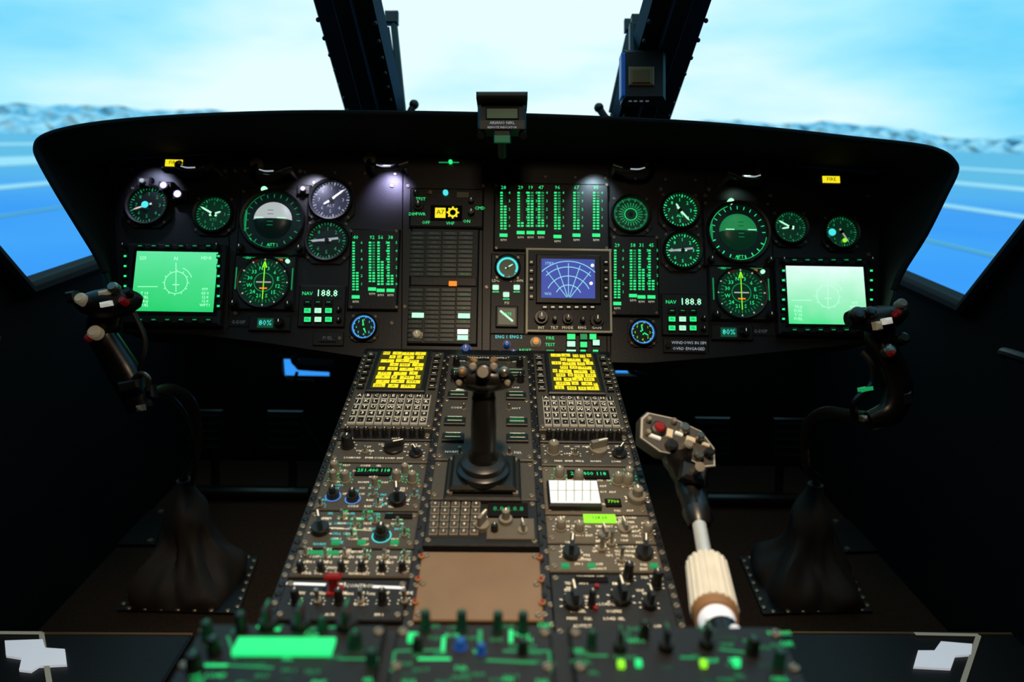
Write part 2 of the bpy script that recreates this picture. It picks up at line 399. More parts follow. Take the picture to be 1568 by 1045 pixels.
# windshield posts
def post(name, pa, pb, wa, wb_):
    A = W(*pa); B = W(*pb); d = B-A; A2 = A-d*.35; B2 = B+d*1.1
    mb = WB((A+B)/2); n = d.normalized(); e = (X-n*X.dot(n)).normalized(); up_ = e.cross(n)
    def sec(p, w_):
        p = p-mb.o; q = [(-.5, 0), (-.42, -.22), (-.15, -.26), (-.12, -.34), (.12, -.34), (.15, -.26), (.42, -.22), (.5, 0), (.4, .3), (-.4, .3)]
        return [tuple(p+e*(i*w_)+up_*(-j*w_)) for i, j in q]
    k = (wb_-wa)
    mb.rings([sec(A2, wa-k*.35), sec(A, wa), sec(B, wb_), sec(B2, wb_+k*.8)], 'frame')
    for i in range(9):
        p = A+d*(i/8); mb.ball(p+up_*(.27*wa)+e*(.33*wa), .004, 'black', 8); mb.ball(p+up_*(.27*wa)-e*(.33*wa), .004, 'black', 8)
    mb.build(name)
post('windshield_post', (577, 178, 1.6), (532, 0, 1.15), .142, .115)
post('windshield_post', (978, 188, 1.6), (1037, 0, 1.15), .142, .115)
def wiper(name, p0, p1, hook, kn, D):
    mb = WB(W(p0[0], p0[1], D))
    mb.tube([W(p0[0], p0[1], D), W(p1[0], p1[1]+12, D)], .008, 'black', 8)
    mb.tube([W(p0[0]-8, p0[1]+18, D), W(p1[0]-4, p1[1], D)], .0035, 'black', 8)
    mb.obox(W(p0[0]-2, p0[1]+4, D), rt, up, fw, .030, .03, .02, 'black', .004)
    mb.tube(cat([W(p1[0], p1[1]+15, D), W(hook[0], hook[1], D), W(kn[0], kn[1], D)]), .008, 'black', 10)
    mb.ball(W(kn[0], kn[1], D), .011, 'black')
    mb.build(name)
wiper('windshield_wiper', (602, 24), (618, 172), (628, 172), (634, 160), 1.55)
wiper('windshield_wiper', (968, 36), (938, 172), (927, 180), (917, 165), 1.55)
# gauge box on right post
ob = WB(W(982, 118, 1.25))
ob.obox(W(984, 120, 1.25), rt, up, fw, .078, .092, .04, 'black', .006)
ob.obox(W(982, 117, 1.228), rt, up, fw, .046, .034, .006, 'tan', .002)
ob.obox(W(982, 117, 1.224), rt, up, fw, .034, .024, .003, 'bronze', .001)
ob.obox(W(953, 118, 1.245), rt, up, fw, .008, .078, .03, 'blue', .002)
ob.obox(W(976, 62, 1.27), rt, up, fw, .03, .06, .03, 'black', .005)
ob.obox(W(974, 36, 1.27), rt, up, fw, .018, .03, .02, 'black', .003)
for xx in (965, 973, 982, 991): ob.obox(W(xx, 155, 1.228), rt, up, fw, .006, .002, .003, 'capgrey')
ob.build('outside_air_temperature_gauge')

# ================================================================== glareshield hood
outer = [(192, 520), (170, 442), (152, 397), (125, 352), (90, 295), (62, 245), (57, 226), (66, 212), (100, 200), (160, 190), (250, 182), (380, 176), (530, 174), (780, 178), (1025, 188), (1180, 200), (1300, 213), (1400, 224), (1440, 234), (1458, 248), (1462, 264), (1445, 300), (1415, 360), (1378, 420), (1362, 468), (1340, 530)]
inner = [(180, 512), (180, 482), (180, 455), (177, 400), (174, 340), (172, 290), (170, 262), (172, 250), (185, 244), (215, 241), (280, 238), (400, 236), (540, 236), (775, 240), (1010, 246), (1160, 252), (1280, 258), (1330, 263), (1344, 268), (1348, 274), (1348, 285), (1346, 330), (1346, 400), (1346, 470), (1346, 500), (1346, 526)]
RIM = Frame(W(784, 220, 1.16), X, elev(70))
def onp(fr, x, y, w=0): u, v, k = fr.loc(x, y); return fr.pt(u, v, w)
O3 = cat([onp(RIM, *p) for p in outer], 4); I3 = cat([onp(PANEL, *p) for p in inner], 4)
hb = WB(W(784, 200, 1.2)); o = hb.o
def sub(P): return [tuple(p-o) for p in P]
cen = sum(I3, Vector())/len(I3)
R0 = I3
R1 = [p.lerp(q, .55) for p, q in zip(O3, I3)]
R2 = [p.lerp(q, .12)+Vector((0, -.003, .004)) for p, q in zip(O3, I3)]
O4 = [p+Vector((0, .006, 0))+(p-cen).normalized()*.005 for p in O3]
O5 = [p+(p-cen).normalized()*.02 for p in I3]
O6 = [p+(cen-p)*.06+Vector((0, .5, -.02)) for p in O5]
hb.rings([sub(R0), sub(R1), sub(R2), sub(O3), sub(O4), sub(O5), sub(O6)], 'hood', False, False, closed=False)
hb.tube([p for p in O3[6:-6]], .006, 'hood', 10)
hb.build('glareshield')

# ================================================================== instrument panel body
pb = MB(PANEL, 770, 400, top=0)
pol = [(172, 247), (400, 232), (775, 236), (1150, 248), (1348, 268), (1345, 522), (1300, 528), (1120, 546), (990, 556), (560, 548), (400, 524), (300, 512), (182, 508)]
pts = [pb.L(*p) for p in pol]
pb.prism(pts, -.12, .12, 'panelblack')
for a, b in (((352, 250), (350, 505)), ((617, 245), (615, 540)), ((740, 245), (738, 540)), ((1080, 255), (1085, 540)), ((933, 250), (935, 545))):
    pb.pline(a[0], a[1], b[0], b[1], 1.5, 'dark', z=.0004)
for (xx, yy) in [(200, 260), (345, 262), (360, 262), (460, 262), (600, 285), (625, 285), (740, 285), (1085, 290), (1180, 300), (1330, 300), (360, 480), (620, 470), (600, 495), (745, 440), (1080, 300), (1330, 390), (1070, 500), (190, 330), (545, 485), (925, 350), (1012, 290), (1180, 480)]:
    pb.pscrew(xx, yy, 3, z=0)
for i in range(16):
    xx = 375+i*46
    if 620 < xx < 760: continue
    pb.pscrew(xx, 262+(xx-375)*.02, 2.2, z=0)
pb.pcyl(690, 249, 3, .006, 'green', z=0); pb.pline(672, 249, 703, 249, 2, 'greend')
pb.build('instrument_panel')

def label_lamp(x, y):
    mb = MB(PANEL, x, y, top=.0)
    mb.pbox(x-20, y-9, x+20, y+9, .012, 'black', b=.002); mb.pbox(x-13, y-5, x+13, y+5, .0015, 'yellow', z=.012)
    mb.ptext("FIRE", x, y, 8, 'dark', z=.0136); mb.build('warning_light')
label_lamp(271, 254); label_lamp(1268, 279)

def gauge(name, x, y, r, tick='green', face='facedk', needles=((60, .75),), nd='label', nums=True, n=36, extra=None, sq=True, subd=None):
    mb = MB(PANEL, x, y); k = mb.sc; R = r*k
    if sq:
        c = R*1.06; q = c*.6
        mb.prism([(-q, -c), (q, -c), (c, -q), (c, q), (q, c), (-q, c), (-c, q), (-c, -q)], 0, .005, 'black')
        for i in (-1, 1):
            for j in (-1, 1): mb.screw(i*c*.76, j*c*.76, .003, .005)
    mb.ring(0, 0, .004, R*.86, R, .010, 'panelblack')
    mb.cyl(0, 0, .0045, R*.87, .001, face, 40)
    z = .0058
    mb.ticks(0, 0, R*.74, R*.83, n, R*.03, z, tick); mb.ticks(0, 0, R*.68, R*.83, n//4, R*.055, z, tick)
    if nums:
        for i in range(8):
            a = math.radians(90-i*45); mb.text(str((i*1+1) % 10 if r > 24 else i), R*.54*math.cos(a), R*.54*math.sin(a), R*.24, z, tick)
    if subd: mb.text(subd, 0, -R*.28, R*.2, z, tick)
    for a, l in needles:
        a = math.radians(a); ca, sa = math.cos(a), math.sin(a)
        w_ = R*.05
        mb.add([(-ca*R*.2+sa*w_, -sa*R*.2-ca*w_, .008), (-ca*R*.2-sa*w_, -sa*R*.2+ca*w_, .008), (ca*R*l*.8-sa*w_*.8, sa*R*l*.8+ca*w_*.8, .008), (ca*R*l, sa*R*l, .008), (ca*R*l*.8+sa*w_*.8, sa*R*l*.8-ca*w_*.8, .008)], [(0, 1, 2, 3, 4)], nd)
    mb.cyl(0, 0, .006, R*.1, .003, 'knob', 16)
    if extra: extra(mb, R)
    mb.build(name); return mb
def ex_c(mb, R): mb.cyl(-R*.1, 0, .009, R*.16, .001, 'cyan', 16)
gauge('radar_altimeter', 229, 316, 33, 'greend', 'facedk', ((200, .7),), extra=ex_c)
gauge('airspeed_indicator', 329, 330, 31, 'greend', 'facegr', ((150, .75), (20, .4)), 'greenw', subd='KTS')
gauge('barometric_altimeter', 508, 308, 34, 'whited', 'faceblue', ((40, .75), (215, .4)), 'white', subd='ALT')
def ex_w(mb, R): mb.line(-R*.65, -R*.05, R*.5, R*.1, R*.10, .0085, 'whited')
gauge('vertical_speed_indicator', 502, 370, 34, 'greend', 'facedk', ((182, .75),), 'label', extra=ex_w)
gauge('stabilator_position_indicator', 965, 330, 31, 'greend', 'facegr', (), n=60, nums=False, extra=lambda mb, R: (mb.ticks(0, 0, R*.35, R*.6, 24, R*.05, .006, 'greend'), mb.arc(0, 0, R*.3, 0, 360, R*.03, .006, 'green')))
gauge('barometric_altimeter', 1040, 324, 31, 'green', 'facegr', ((-50, .7), (120, .4)), 'greenw', subd='ALT')
gauge('vertical_speed_indicator', 1044, 385, 31, 'green', 'facegr', ((182, .75),), 'greenw', extra=ex_w)
gauge('airspeed_indicator', 1208, 350, 28, 'greend', 'facegr', ((150, .75), (190, .5)), 'greenw')
gauge('radar_altimeter', 1286, 357, 28, 'greend', 'facegr', ((-60, .7),), extra=lambda mb, R: (mb.cyl(-R*.55, -R*.05, .009, R*.2, .001, 'cyan', 16), mb.cyl(R*.1, -R*.5, .009, R*.12, .001, 'lime', 12)))
def ex_clk(mb, R): mb.arc(0, 0, R*.8, 0, 360, R*.1, .0062, 'bluel')
gauge('aircraft_clock', 558, 502, 21, 'cyan', 'facedk', ((100, .6), (-70, .5)), 'green', extra=ex_clk)
gauge('aircraft_clock', 983, 510, 21, 'lime', 'facedk', ((100, .6), (-30, .5)), 'green', extra=ex_clk)
def ex_cy(mb, R): mb.arc(0, 0, R*.72, -30, 250, R*.16, .0062, 'cyan')
gauge('fuel_quantity_gauge', 777, 411, 20, 'cyan', 'facegr', ((30, .5),), 'greenw', nums=False, extra=ex_cy)

# attitude indicators
def adi(x, y, top, bot, tk):
    mb = MB(PANEL, x, y); k = mb.sc; R = 52*k
    mb.pbox(x-53, y-50, x+53, y+52, .008, 'black', z=0, b=.003)
    mb.ring(0, 0, .008, R*.86, R*.95, .009, 'panelblack', 48)
    mb.cyl(0, 0, .008, R*.87, .0008, 'facedk', 40)
    r_ = R*.56
    for m_, a0, a1 in ((top, 0, 180), (bot, 180, 360)):
        rings_ = []
        for i in range(7):
            t = i/6*math.pi/2; rr = r_*math.cos(t); z = .009+r_*.35*math.sin(t)
            rings_.append([(rr*math.cos(math.radians(a0+(a1-a0)*j/16)), rr*math.sin(math.radians(a0+(a1-a0)*j/16)), z) for j in range(17)])
        mb.rings(rings_, m_, False, False, closed=False)
    zz = .012+r_*.35
    mb.line(-r_*.8, 0, -r_*.35, 0, r_*.04, zz, 'greenw'); mb.line(r_*.35, 0, r_*.8, 0, r_*.04, zz, 'greenw')
    for i in (1, 2, -1, -2): mb.line(-r_*.15, i*r_*.2, r_*.15, i*r_*.2, r_*.025, zz, 'dark' if i > 0 else 'greend')
    mb.ticks(0, 0, R*.70, R*.80, 13, R*.02, .0095, tk, 0, 195); mb.ticks(0, 0, R*.72, R*.82, 9, R*.03, .0095, tk, 200, 350)
    mb.arc(0, 0, R*.83, 110, 350, R*.012, .0095, tk, 40)
    mb.line(-R*.78, R*.3, -R*.78, -R*.35, R*.05, .0097, 'greend')
    mb.text("ATT", 0, -R*.75, R*.13, .0097, 'green'); mb.text("G/S", -R*.66, -R*.6, R*.12, .0097, 'green')
    for i in (-1, 1):
        mb.knob(i*R*.85, -R*.86, .007, .014, .008, 'round')
        for j in (-1, 1): mb.screw(i*R*.93, j*R*.88, .003, .008)
    c = mb.L(x-12, y-46); mb.cyl(c[0], c[1], .008, .006, .008, 'greenw', 14, b=.002)
    mb.build('attitude_indicator')
adi(420, 340, 'ballw', 'facedk', 'greend')
adi(1128, 358, 'ballg', 'facegr', 'green')
# horizontal situation indicators
def hsi(x, y):
    mb = MB(PANEL, x, y); k = mb.sc; R = 38*k
    mb.pbox(x-48, y-42, x+48, y+42, .007, 'black', z=0, b=.003)
    mb.ring(0, 0, .007, R*.98, R*1.08, .006, 'panelblack', 48)
    mb.cyl(0, 0, .007, R, .0008, 'facegr', 40); z = .0084
    mb.ticks(0, 0, R*.72, R*.84, 36, R*.025, z, 'greend'); mb.ticks(0, 0, R*.90, R*.97, 12, R*.05, z, 'labelk')
    for i, t in enumerate(('N', '3', '6', 'E', '12', '15', 'S', '21', '24', 'W', '30', '33')):
        a = math.radians(90-i*30+14); mb.text(t, R*.58*math.cos(a), R*.58*math.sin(a), R*.22, z, 'green')
    mb.arc(0, 0, R*.38, 0, 360, R*.03, z, 'greend')
    mb.line(0, -R*.7, 0, R*.7, R*.035, z+.0005, 'lime'); mb.line(-R*.08, R*.6, 0, R*.85, R*.05, z+.0006, 'lime'); mb.line(R*.08, R*.6, 0, R*.85, R*.05, z+.0006, 'lime')
    mb.line(-R*.3, 0, R*.3, 0, R*.05, z+.0007, 'label'); mb.line(-R*.15, -R*.25, R*.15, -R*.25, R*.05, z+.0007, 'orange')
    for i in (-1, 1):
        mb.line(i*R*1.12, R*.6, i*R*1.12, -R*.3, R*.05, .0078, 'greend')
        mb.knob(i*R*1.08, -R*.92, .0075, .014, .007, 'round')
    mb.line(-R*.9, R*1.02, R*.9, R*1.02, R*.03, .0078, 'greend')
    mb.cyl(-R*.35, R*.88, .007, .004, .004, 'red', 12); mb.cyl(R*.9, R*.88, .007, .004, .004, 'greenw', 12)
    mb.text("CRS", -R*.7, R*1.0, R*.13, .0079, 'green'); mb.text("KM", R*.6, R*.93, R*.13, .0079, 'orange')
    mb.build('horizontal_situation_indicator')
hsi(406, 434); hsi(1133, 450)

# multifunction displays
def mfd(x0, y0, x1, y1, sx0, sy0, sx1, sy1, scr):
    x, y = (sx0+sx1)/2, (sy0+sy1)/2
    mb = MB(PANEL, x, y)
    mb.pbox(x0, y0, x1, y1, .022, 'black', z=0, b=.004)
    mb.pbox(sx0-5, sy0-5, sx1+5, sy1+5, .001, 'dark', z=.022)
    mb.pbox(sx0, sy0, sx1, sy1, .0008, scr, z=.023)
    mb.top = .0238; lc = 'greenw'
    cx, cy = x+2, y+2; k = mb.k(cx, cy); c = mb.L(cx, cy)
    mb.arc(c[0], c[1], 17*k, 0, 360, .8*k, .0242, lc, 40); mb.arc(c[0], c[1], 24*k, 20, 70, .8*k, .0242, lc, 10)
    mb.ticks(c[0], c[1], 17*k, 20*k, 12, .8*k, .0242, lc); mb.pline(cx, cy-30, cx, cy+14, .8, lc); mb.pline(cx-5, cy+3, cx+5, cy+3, 1.2, lc)
    mb.ptext("N", cx, cy-36, 8, lc); mb.ptext("225", sx0+14, sy0+10, 7, lc); mb.ptext("HDG", sx1-14, sy0+10, 7, lc)
    for i in range(5): mb.ptext(random.choice(("12.4", "GS 0", "TAS", "WPT1", "099")), sx1-16, y+12+i*6, 6, lc)
    for i in range(4): mb.ptext(random.choice(("FUEL", "TRQ", "NR 0", "T 14")), sx0+16, y+18+i*6, 6, lc)
    mb.pline(sx0+6, y+8, sx0+36, y+8, .8, lc)
    mb.top = .022
    n = 6
    for i in range(n):
        t = (i+.5)/n; yy = sy0+(sy1-sy0)*t; xx = sx0+(sx1-sx0)*t
        for xe in (x0+7, x1-5):
            mb.pbox(xe-3.5, yy-3.5, xe+3.5, yy+3.5, .004, 'knob', b=.001); mb.pline(xe-2, yy, xe+2, yy, 3, 'green', z=.026)
        for ye in (y0+5, y1-6): mb.pbox(xx-5, ye-3, xx+5, ye+3, .004, 'knob', b=.001); mb.pline(xx-3, ye, xx+3, ye, 1.6, 'greend', z=.026)
    for xx in (x0+6, x1-6): mb.pknob(xx, y0+5, 4, .012)
    mb.build('multifunction_display')
mfd(196, 378, 348, 500, 215, 391, 338, 481, 'scr_l')
mfd(1184, 399, 1328, 515, 1198, 413, 1315, 500, 'scr_r')

# vertical tape instruments
def tapes(name, x0, y0, x1, y1, cols, head=True, z=.008):
    mb = MB(PANEL, (x0+x1)/2, (y0+y1)/2)
    mb.pbox(x0, y0, x1, y1, z, 'black', z=0, b=.003); mb.top = z
    for cx, ya, yb, lit, sd in cols:
        mb.pbox(cx-4, ya, cx+4, yb, .0006, 'facedk')
        n = int((yb-ya)/4.2)
        for i in range(n):
            yy = ya+2+i*4.2
            mb.pline(cx-5, yy, cx-1.2, yy, 2.2 if i % 3 else 3.0, 'green', z=z+.0006)
            if sd > 1 or i > n*(1-lit): mb.pline(cx+.5, yy, cx+4.5, yy, 2.6, 'green' if i > n*(1-lit) else 'greend', z=z+.0006)
            if i % 3 == 0: mb.ptext(str((n-i)//3), cx+9, yy, 6, 'green')
        mb.ptext("%d%d" % (random.randint(1, 9), random.randint(0, 9)), cx, ya-6, 8, 'green')
        mb.pbox(cx-6, yb+4, cx+6, yb+9, .0006, 'green'); mb.ptext("RPM", cx, yb+14, 5, 'labelk')
    for xx in (x0+4, x1-4):
        for yy in (y0+4, y1-4): mb.pscrew(xx, yy, 2.5)
    mb.build(name)
tapes('vertical_tape_engine_gauge', 535, 352, 612, 476, [(546, 372, 450, .4, 1), (571, 372, 438, .3, 2), (584, 372, 440, .6, 1), (599, 372, 440, .3, 1)])
tapes('vertical_tape_engine_gauge', 935, 362, 1008, 485, [(944, 384, 460, .4, 1), (968, 384, 448, .3, 2), (981, 384, 450, .6, 1), (996, 384, 450, .3, 1)])
tapes('engine_instrument_display', 756, 282, 932, 386, [(771, 296, 356, .7, 1), (797, 296, 352, .2, 1), (812, 296, 352, .8, 2), (828, 296, 352, .3, 2), (853, 296, 358, .4, 2), (882, 296, 356, .3, 2), (912, 296, 356, .8, 2)])

# keypads either side
def kpad(x, y):
    mb = MB(PANEL, x, y)
    mb.pbox(x-36, y-32, x+36, y+32, .006, 'black', z=0, b=.002); mb.top = .006
    mb.pbox(x-14, y-26, x+30, y-12, .001, 'facedk'); mb.ptext("188.8", x+8, y-19, 15, 'greenw', z=.007)
    mb.ptext("NAV", x-22, y-19, 8, 'green')
    for r_ in range(3):
        for c_ in range(3):
            xx = x-21+c_*16; yy = y-6+r_*13.5
            mb.pbox(xx-6, yy-4.5, xx+6, yy+4.5, .004, 'knob', b=.001)
            if r_: mb.pbox(xx-5, yy-3.6, xx+5, yy+3.6, .0005, 'greenw' if c_ == 1 else 'green', z=.010); mb.ptext("SEL", xx, yy, 5, 'dark', z=.0106)
            else: mb.ptext("---", xx, yy, 6, 'green', z=.010)
    for c_ in (0, 1): mb.pknob(x+27, y+6+c_*16, 4, .01)
    mb.build('mode_select_panel')
kpad(494, 470); kpad(1048, 483)

# small units
def small_disp(x, y, px):
    mb = MB(PANEL, x, y)
    mb.pbox(x-26, y-12, x+38, y+12, .006, 'black', z=0, b=.002); mb.top = .006
    mb.pbox(x-12, y-7, x+12, y+7, .001, 'greenx'); mb.ptext("80%", x, y, 12, 'cyan', z=.007); mb.pknob(x+23, y, 7, .014)
    mb.pbox(px-18, y-8, px+16, y+4, .002, 'panelblack', z=0); mb.ptext("G-DISP", px-2, y-2, 7, 'capgrey', z=.002)
    mb.build('heading_readout')
small_disp(408, 496, 368); small_disp(1114, 510, 1166)
mb = MB(PANEL, 503, 519); mb.pbox(480, 509, 527, 530, .004, 'black', z=0, b=.001); mb.pbox(490, 515, 516, 524, .003, 'panelblack', z=.004); mb.ptext("FUEL", 503, 519, 7, 'capgrey', z=.007); mb.pscrew(521, 519, 3, z=.004); mb.build('switch_guard')
mb = MB(PANEL, 1052, 530); mb.pbox(1015, 519, 1080, 541, .004, 'black', z=0, b=.001); mb.ptext("WINDOWS IN SIM", 1054, 526, 6.5, 'whited', z=.004); mb.ptext("OVRD ENGAGED", 1054, 535, 6.5, 'whited', z=.004); mb.pcyl(1021, 530, 4, .006, 'knob', z=.004); mb.build('placard')

# upper centre radio head
mb = MB(PANEL, 684, 321)
mb.pbox(628, 291, 741, 351, .010, 'black', z=0, b=.003); mb.top = .010
mb.pbox(660, 318, 708, 341, .002, 'dark'); mb.pbox(667, 322, 683, 337, .001, 'yellow', z=.012); mb.ptext("A7", 675, 329, 10, 'dark', z=.013)
c = mb.L(694, 329); k = mb.sc; mb.arc(c[0], c[1], 6*k, 0, 360, 3*k, .0125, 'yellow'); mb.ticks(c[0], c[1], 7*k, 9.5*k, 8, 2.5*k, .0125, 'yellow')
mb.pcyl(683, 299, 4, .006, 'cyan'); mb.pcyl(660, 299, 3, .006, 'tan'); mb.pknob(642, 318, 7, .014, 'dual'); mb.pknob(722, 330, 6, .014); mb.pknob(638, 300, 4, .012)
mb.pknob(722, 312, 5, .012); mb.pbox(700, 298, 718, 306, .002, 'knobg')
for t, xx, yy in (("TEST", 645, 308, ), ("PWR", 645, 331), ("ON", 715, 342), ("OFF", 653, 344), ("CMD", 735, 322), ("VHF", 690, 345), ("DIM", 633, 331)):
    mb.ptext(t, xx, yy, 7, 'green')
mb.build('radio_control_head')

# caution advisory panel
mb = MB(PANEL, 679, 438)
mb.pbox(627, 350, 733, 528, .008, 'black', z=0, b=.003); mb.top = .008
cols = [641, 666, 690, 714]
def crow(y0, n, dy):
    for i in range(n):
        for j, cx in enumerate(cols):
            yy = y0+i*dy; cx2 = cx-(yy-352)*.03
            mb.pbox(cx2-11, yy-dy*.42, cx2+11, yy+dy*.42, .002, 'facedk', b=.0005)
            mb.ptext(random.choice(("#1 FUEL", "ENG OIL", "HYD PMP", "CHIP", "STAB", "GEN BRG", "TAIL ROT")), cx2, yy, 3.2, 'greend' if random.random() < .06 else 'capgrey', z=.010)
crow(360, 10, 6.9); crow(446, 12, 6.9)
mb.pbox(630, 427, 730, 440, .004, 'panelblack', b=.001)
for (xx, yy, mm, ww) in ((694, 437, 'orange', 6), (641, 485, 'greenw', 9), (711, 486, 'greenw', 9), (709, 510, 'white', 8), (709, 519, 'greenw', 8)):
    mb.pbox(xx-ww, yy-3.6, xx+ww, yy+3.6, .0008, mm, z=.012)
mb.pknob(640, 514, 7, .012, m='cream')
mb.build('caution_advisory_panel')

# centre strip: landing gear/engine lights and small needle gauge
mb = MB(PANEL, 777, 465)
mb.pbox(751, 389, 804, 512, .004, 'black', z=0, b=.002); mb.top = .004
for xx, yy in ((759, 442), (791, 442), (775, 453)):
    mb.pcyl(xx, yy, 6, .004, 'knob'); mb.pbox(xx-4.5, yy-3.5, xx+4.5, yy+3.5, .001, 'greenw', z=.008); mb.pline(xx-5, yy+6, xx+5, yy+6, 1.5, 'green')
mb.pbox(759, 470, 793, 503, .006, 'panelblack', b=.002); mb.pbox(763, 474, 789, 499, .0006, 'facegr', z=.010); mb.pline(766, 478, 785, 494, 3, 'greenw', z=.0106)
mb.ptext("RATE", 776, 483, 6, 'green', z=.0106)
for t, xx, yy in (("LDG", 759, 431), ("DOWN", 791, 431), ("PSI", 776, 465)): mb.ptext(t, xx, yy, 6, 'labelk')
mb.build('landing_gear_indicator')

# weather radar display
mb = MB(PANEL, 869, 432)
x0, y0, x1, y1 = 805, 384, 935, 511
mb.pbox(x0, y0, x1, y1, .012, 'black', z=0, b=.003)
for a in ((x0, y0, x1, y0+3), (x0, y1-3, x1, y1), (x0, y0, x0+3, y1), (x1-3, y0, x1, y1)): mb.pbox(*a, .014, 'cream', z=0, b=.001)
mb.top = .012
mb.pbox(820, 394, 918, 468, .006, 'panelblack', b=.002); mb.pbox(828, 401, 909, 460, .0008, 'radar', z=.018)
c = mb.L(869, 462); k = mb.sc
for r_ in (20, 34, 48, 57): mb.arc(c[0], c[1]+2*k, r_*k, 45 if r_ > 40 else 25, 135 if r_ > 40 else 155, 1.2*k, .0193, 'radarl', 24)
for a in (50, 70, 90, 110, 130):
    a = math.radians(a); mb.line(c[0]+4*k*math.cos(a), c[1]+4*k*math.sin(a), c[0]+52*k*math.cos(a), c[1]+2*k+54*k*math.sin(a), 1.0*k, .0193, 'radarl')
mb.pcyl(905, 411, 2.5, .001, 'white', z=.0192); mb.pcyl(903, 438, 2.5, .001, 'white', z=.0192); mb.ptext("STBY", 840, 408, 6, 'radarl', z=.0192); mb.ptext("WX", 838, 454, 6, 'radarl', z=.0192)
for yy in (405, 418, 431, 444, 457):
    for xx in (813, 926): mb.pbox(xx-3.5, yy-4, xx+3.5, yy+4, .004, 'knob', b=.001); mb.pline(xx-2, yy, xx+2, yy, 1.5, 'labelk', z=.016)
for i in range(7): mb.pbox(829+i*12, 470, 838+i*12, 476, .003, 'knob', b=.001); mb.pline(831+i*12, 473, 836+i*12, 473, 2, 'labelk', z=.015)
for xx, yy, r_ in ((828, 489, 9), (868, 491, 7), (912, 493, 9), (848, 492, 4), (890, 493, 4)): mb.pknob(xx, yy, r_, .018, 'dual' if r_ > 6 else 'round', m='knob')
for t, xx in (("INT", 828), ("TILT", 848), ("MODE", 868), ("RNG", 890), ("GAIN", 912)): mb.ptext(t, xx, 504, 6, 'labelk')
mb.build('weather_radar_display')

# lower centre annunciators
mb = MB(PANEL, 830, 528)
mb.pbox(750, 513, 930, 549, .005, 'black', z=0, b=.002); mb.top = .005
for xx, yy, ww, mm in ((874, 517, 6, 'green'), (893, 517, 5, 'greend'), (907, 517, 5, 'green'), (874, 528, 6, 'greenw'), (893, 529, 5, 'green'), (912, 526, 5, 'greenw'), (874, 541, 7, 'greenw'), (892, 541, 4, 'green'), (911, 541, 4, 'green'), (842, 541, 6, 'greend')):
    mb.pbox(xx-ww-1.5, yy-5.5, xx+ww+1.5, yy+5.5, .003, 'knob', b=.001); mb.pbox(xx-ww, yy-4, xx+ww, yy+4, .0008, mm, z=.008)
mb.pknob(820, 525, 7, .012, m='cream'); mb.pcyl(820, 524, 3, .003, 'orange', z=.017)
mb.pknob(776, 528, 5, .014, m='blue'); mb.pknob(786, 541, 5, .014, m='blue'); mb.pknob(765, 543, 5, .014)
for t, xx, yy in (("ENG 1", 768, 517), ("ENG 2", 790, 517), ("FIRE", 842, 519), ("TEST", 842, 529), ("RESET", 804, 538), ("APU", 822, 543)): mb.ptext(t, xx, yy, 7, 'cyan' if 'ENG' in t else 'green')
mb.build('annunciator_panel')
mb = MB(PANEL, 714, 538); mb.pcyl(714, 538, 9, .005, 'black', z=0); mb.pknob(714, 536, 7, .02, m='blue', z=.005); mb.build('selector_knob')

# gooseneck map lights under the hood
def goose(x, y, fl=1):
    mb = WB(onp(PANEL, x, y, .03))
    P = [(x-30*fl, y-22, 0), (x-28*fl, y-8, .03), (x-15*fl, y+3, .05), (x+5*fl, y+5, .05), (x+22*fl, y, .045)]
    mb.tube(cat([onp(PANEL, a, b, c) for a, b, c in P], 6), .005, 'rubber', 10)
    mb.tube([onp(PANEL, x+18*fl, y+1, .045), onp(PANEL, x+32*fl, y-4, .043)], .0075, 'knob', 12)
    mb.tube([onp(PANEL, x+28*fl, y-2, .043), onp(PANEL, x+28*fl, y-2, 0)], .004, 'metal', 10)
    mb.tube(cat([onp(PANEL, x-13*fl, y+3, .0555), onp(PANEL, x-4*fl, y+5.5, .0565), onp(PANEL, x+8*fl, y+5, .056)]), .0014, 'whited', 6)  # thin glowing strip, a painted highlight along the arm
    mb.tube([onp(PANEL, x-30*fl, y-22, 0), onp(PANEL, x-30*fl, y-22, .01)], .012, 'screw', 12)
    mb.build('gooseneck_map_light')
goose(425, 275); goose(597, 268); goose(965, 272, -1); goose(1135, 283, -1); goose(310, 270)
def flood(x, y, m_, r=7):
    mb = MB(PANEL, x, y); mb.pbox(x-11, y-8, x+11, y+8, .014, 'black', z=0, b=.003); mb.pcyl(x, y, r, .006, 'screw', z=.014); mb.pcyl(x, y, r*.75, .004, m_, z=.018, b=.001); mb.build('instrument_flood_light')
flood(258, 290, 'violet', 6); flood(279, 303, 'violet', 7); flood(225, 283, 'whited', 4); flood(468, 295, 'violet', 4)

# ================================================================== compass on glareshield
mb = WB(W(769, 180, 1.14))
mb.obox(W(769, 178, 1.14), rt, up, fw, .080, .056, .05, 'black', .006)
mb.obox(W(769, 156, 1.12), rt, up, fw, .082, .010, .07, 'black', .003)
mb.obox(W(769, 173, 1.112), rt, up, fw, .054, .022, .004, 'frame', .001)
mb.obox(W(769, 174, 1.1095), rt, up, fw, .050, .016, .002, 'facegr', .0004)
for i in range(9): mb.obox(W(752+i*4.2, 176, 1.108), rt, up, fw, .0008, .006, .001, 'greenx')
mb.obox(W(769, 191, 1.112), rt, up, fw, .074, .016, .003, 'console', .001)
mb.obox(W(769, 208, 1.13), rt, up, fw, .03, .02, .03, 'black', .003); mb.obox(W(769, 213, 1.112), rt, up, fw, .026, .012, .004, 'greenx', .001)
mb.tube([W(769, 215, 1.15), W(769, 238, 1.19)], .008, 'black', 10)
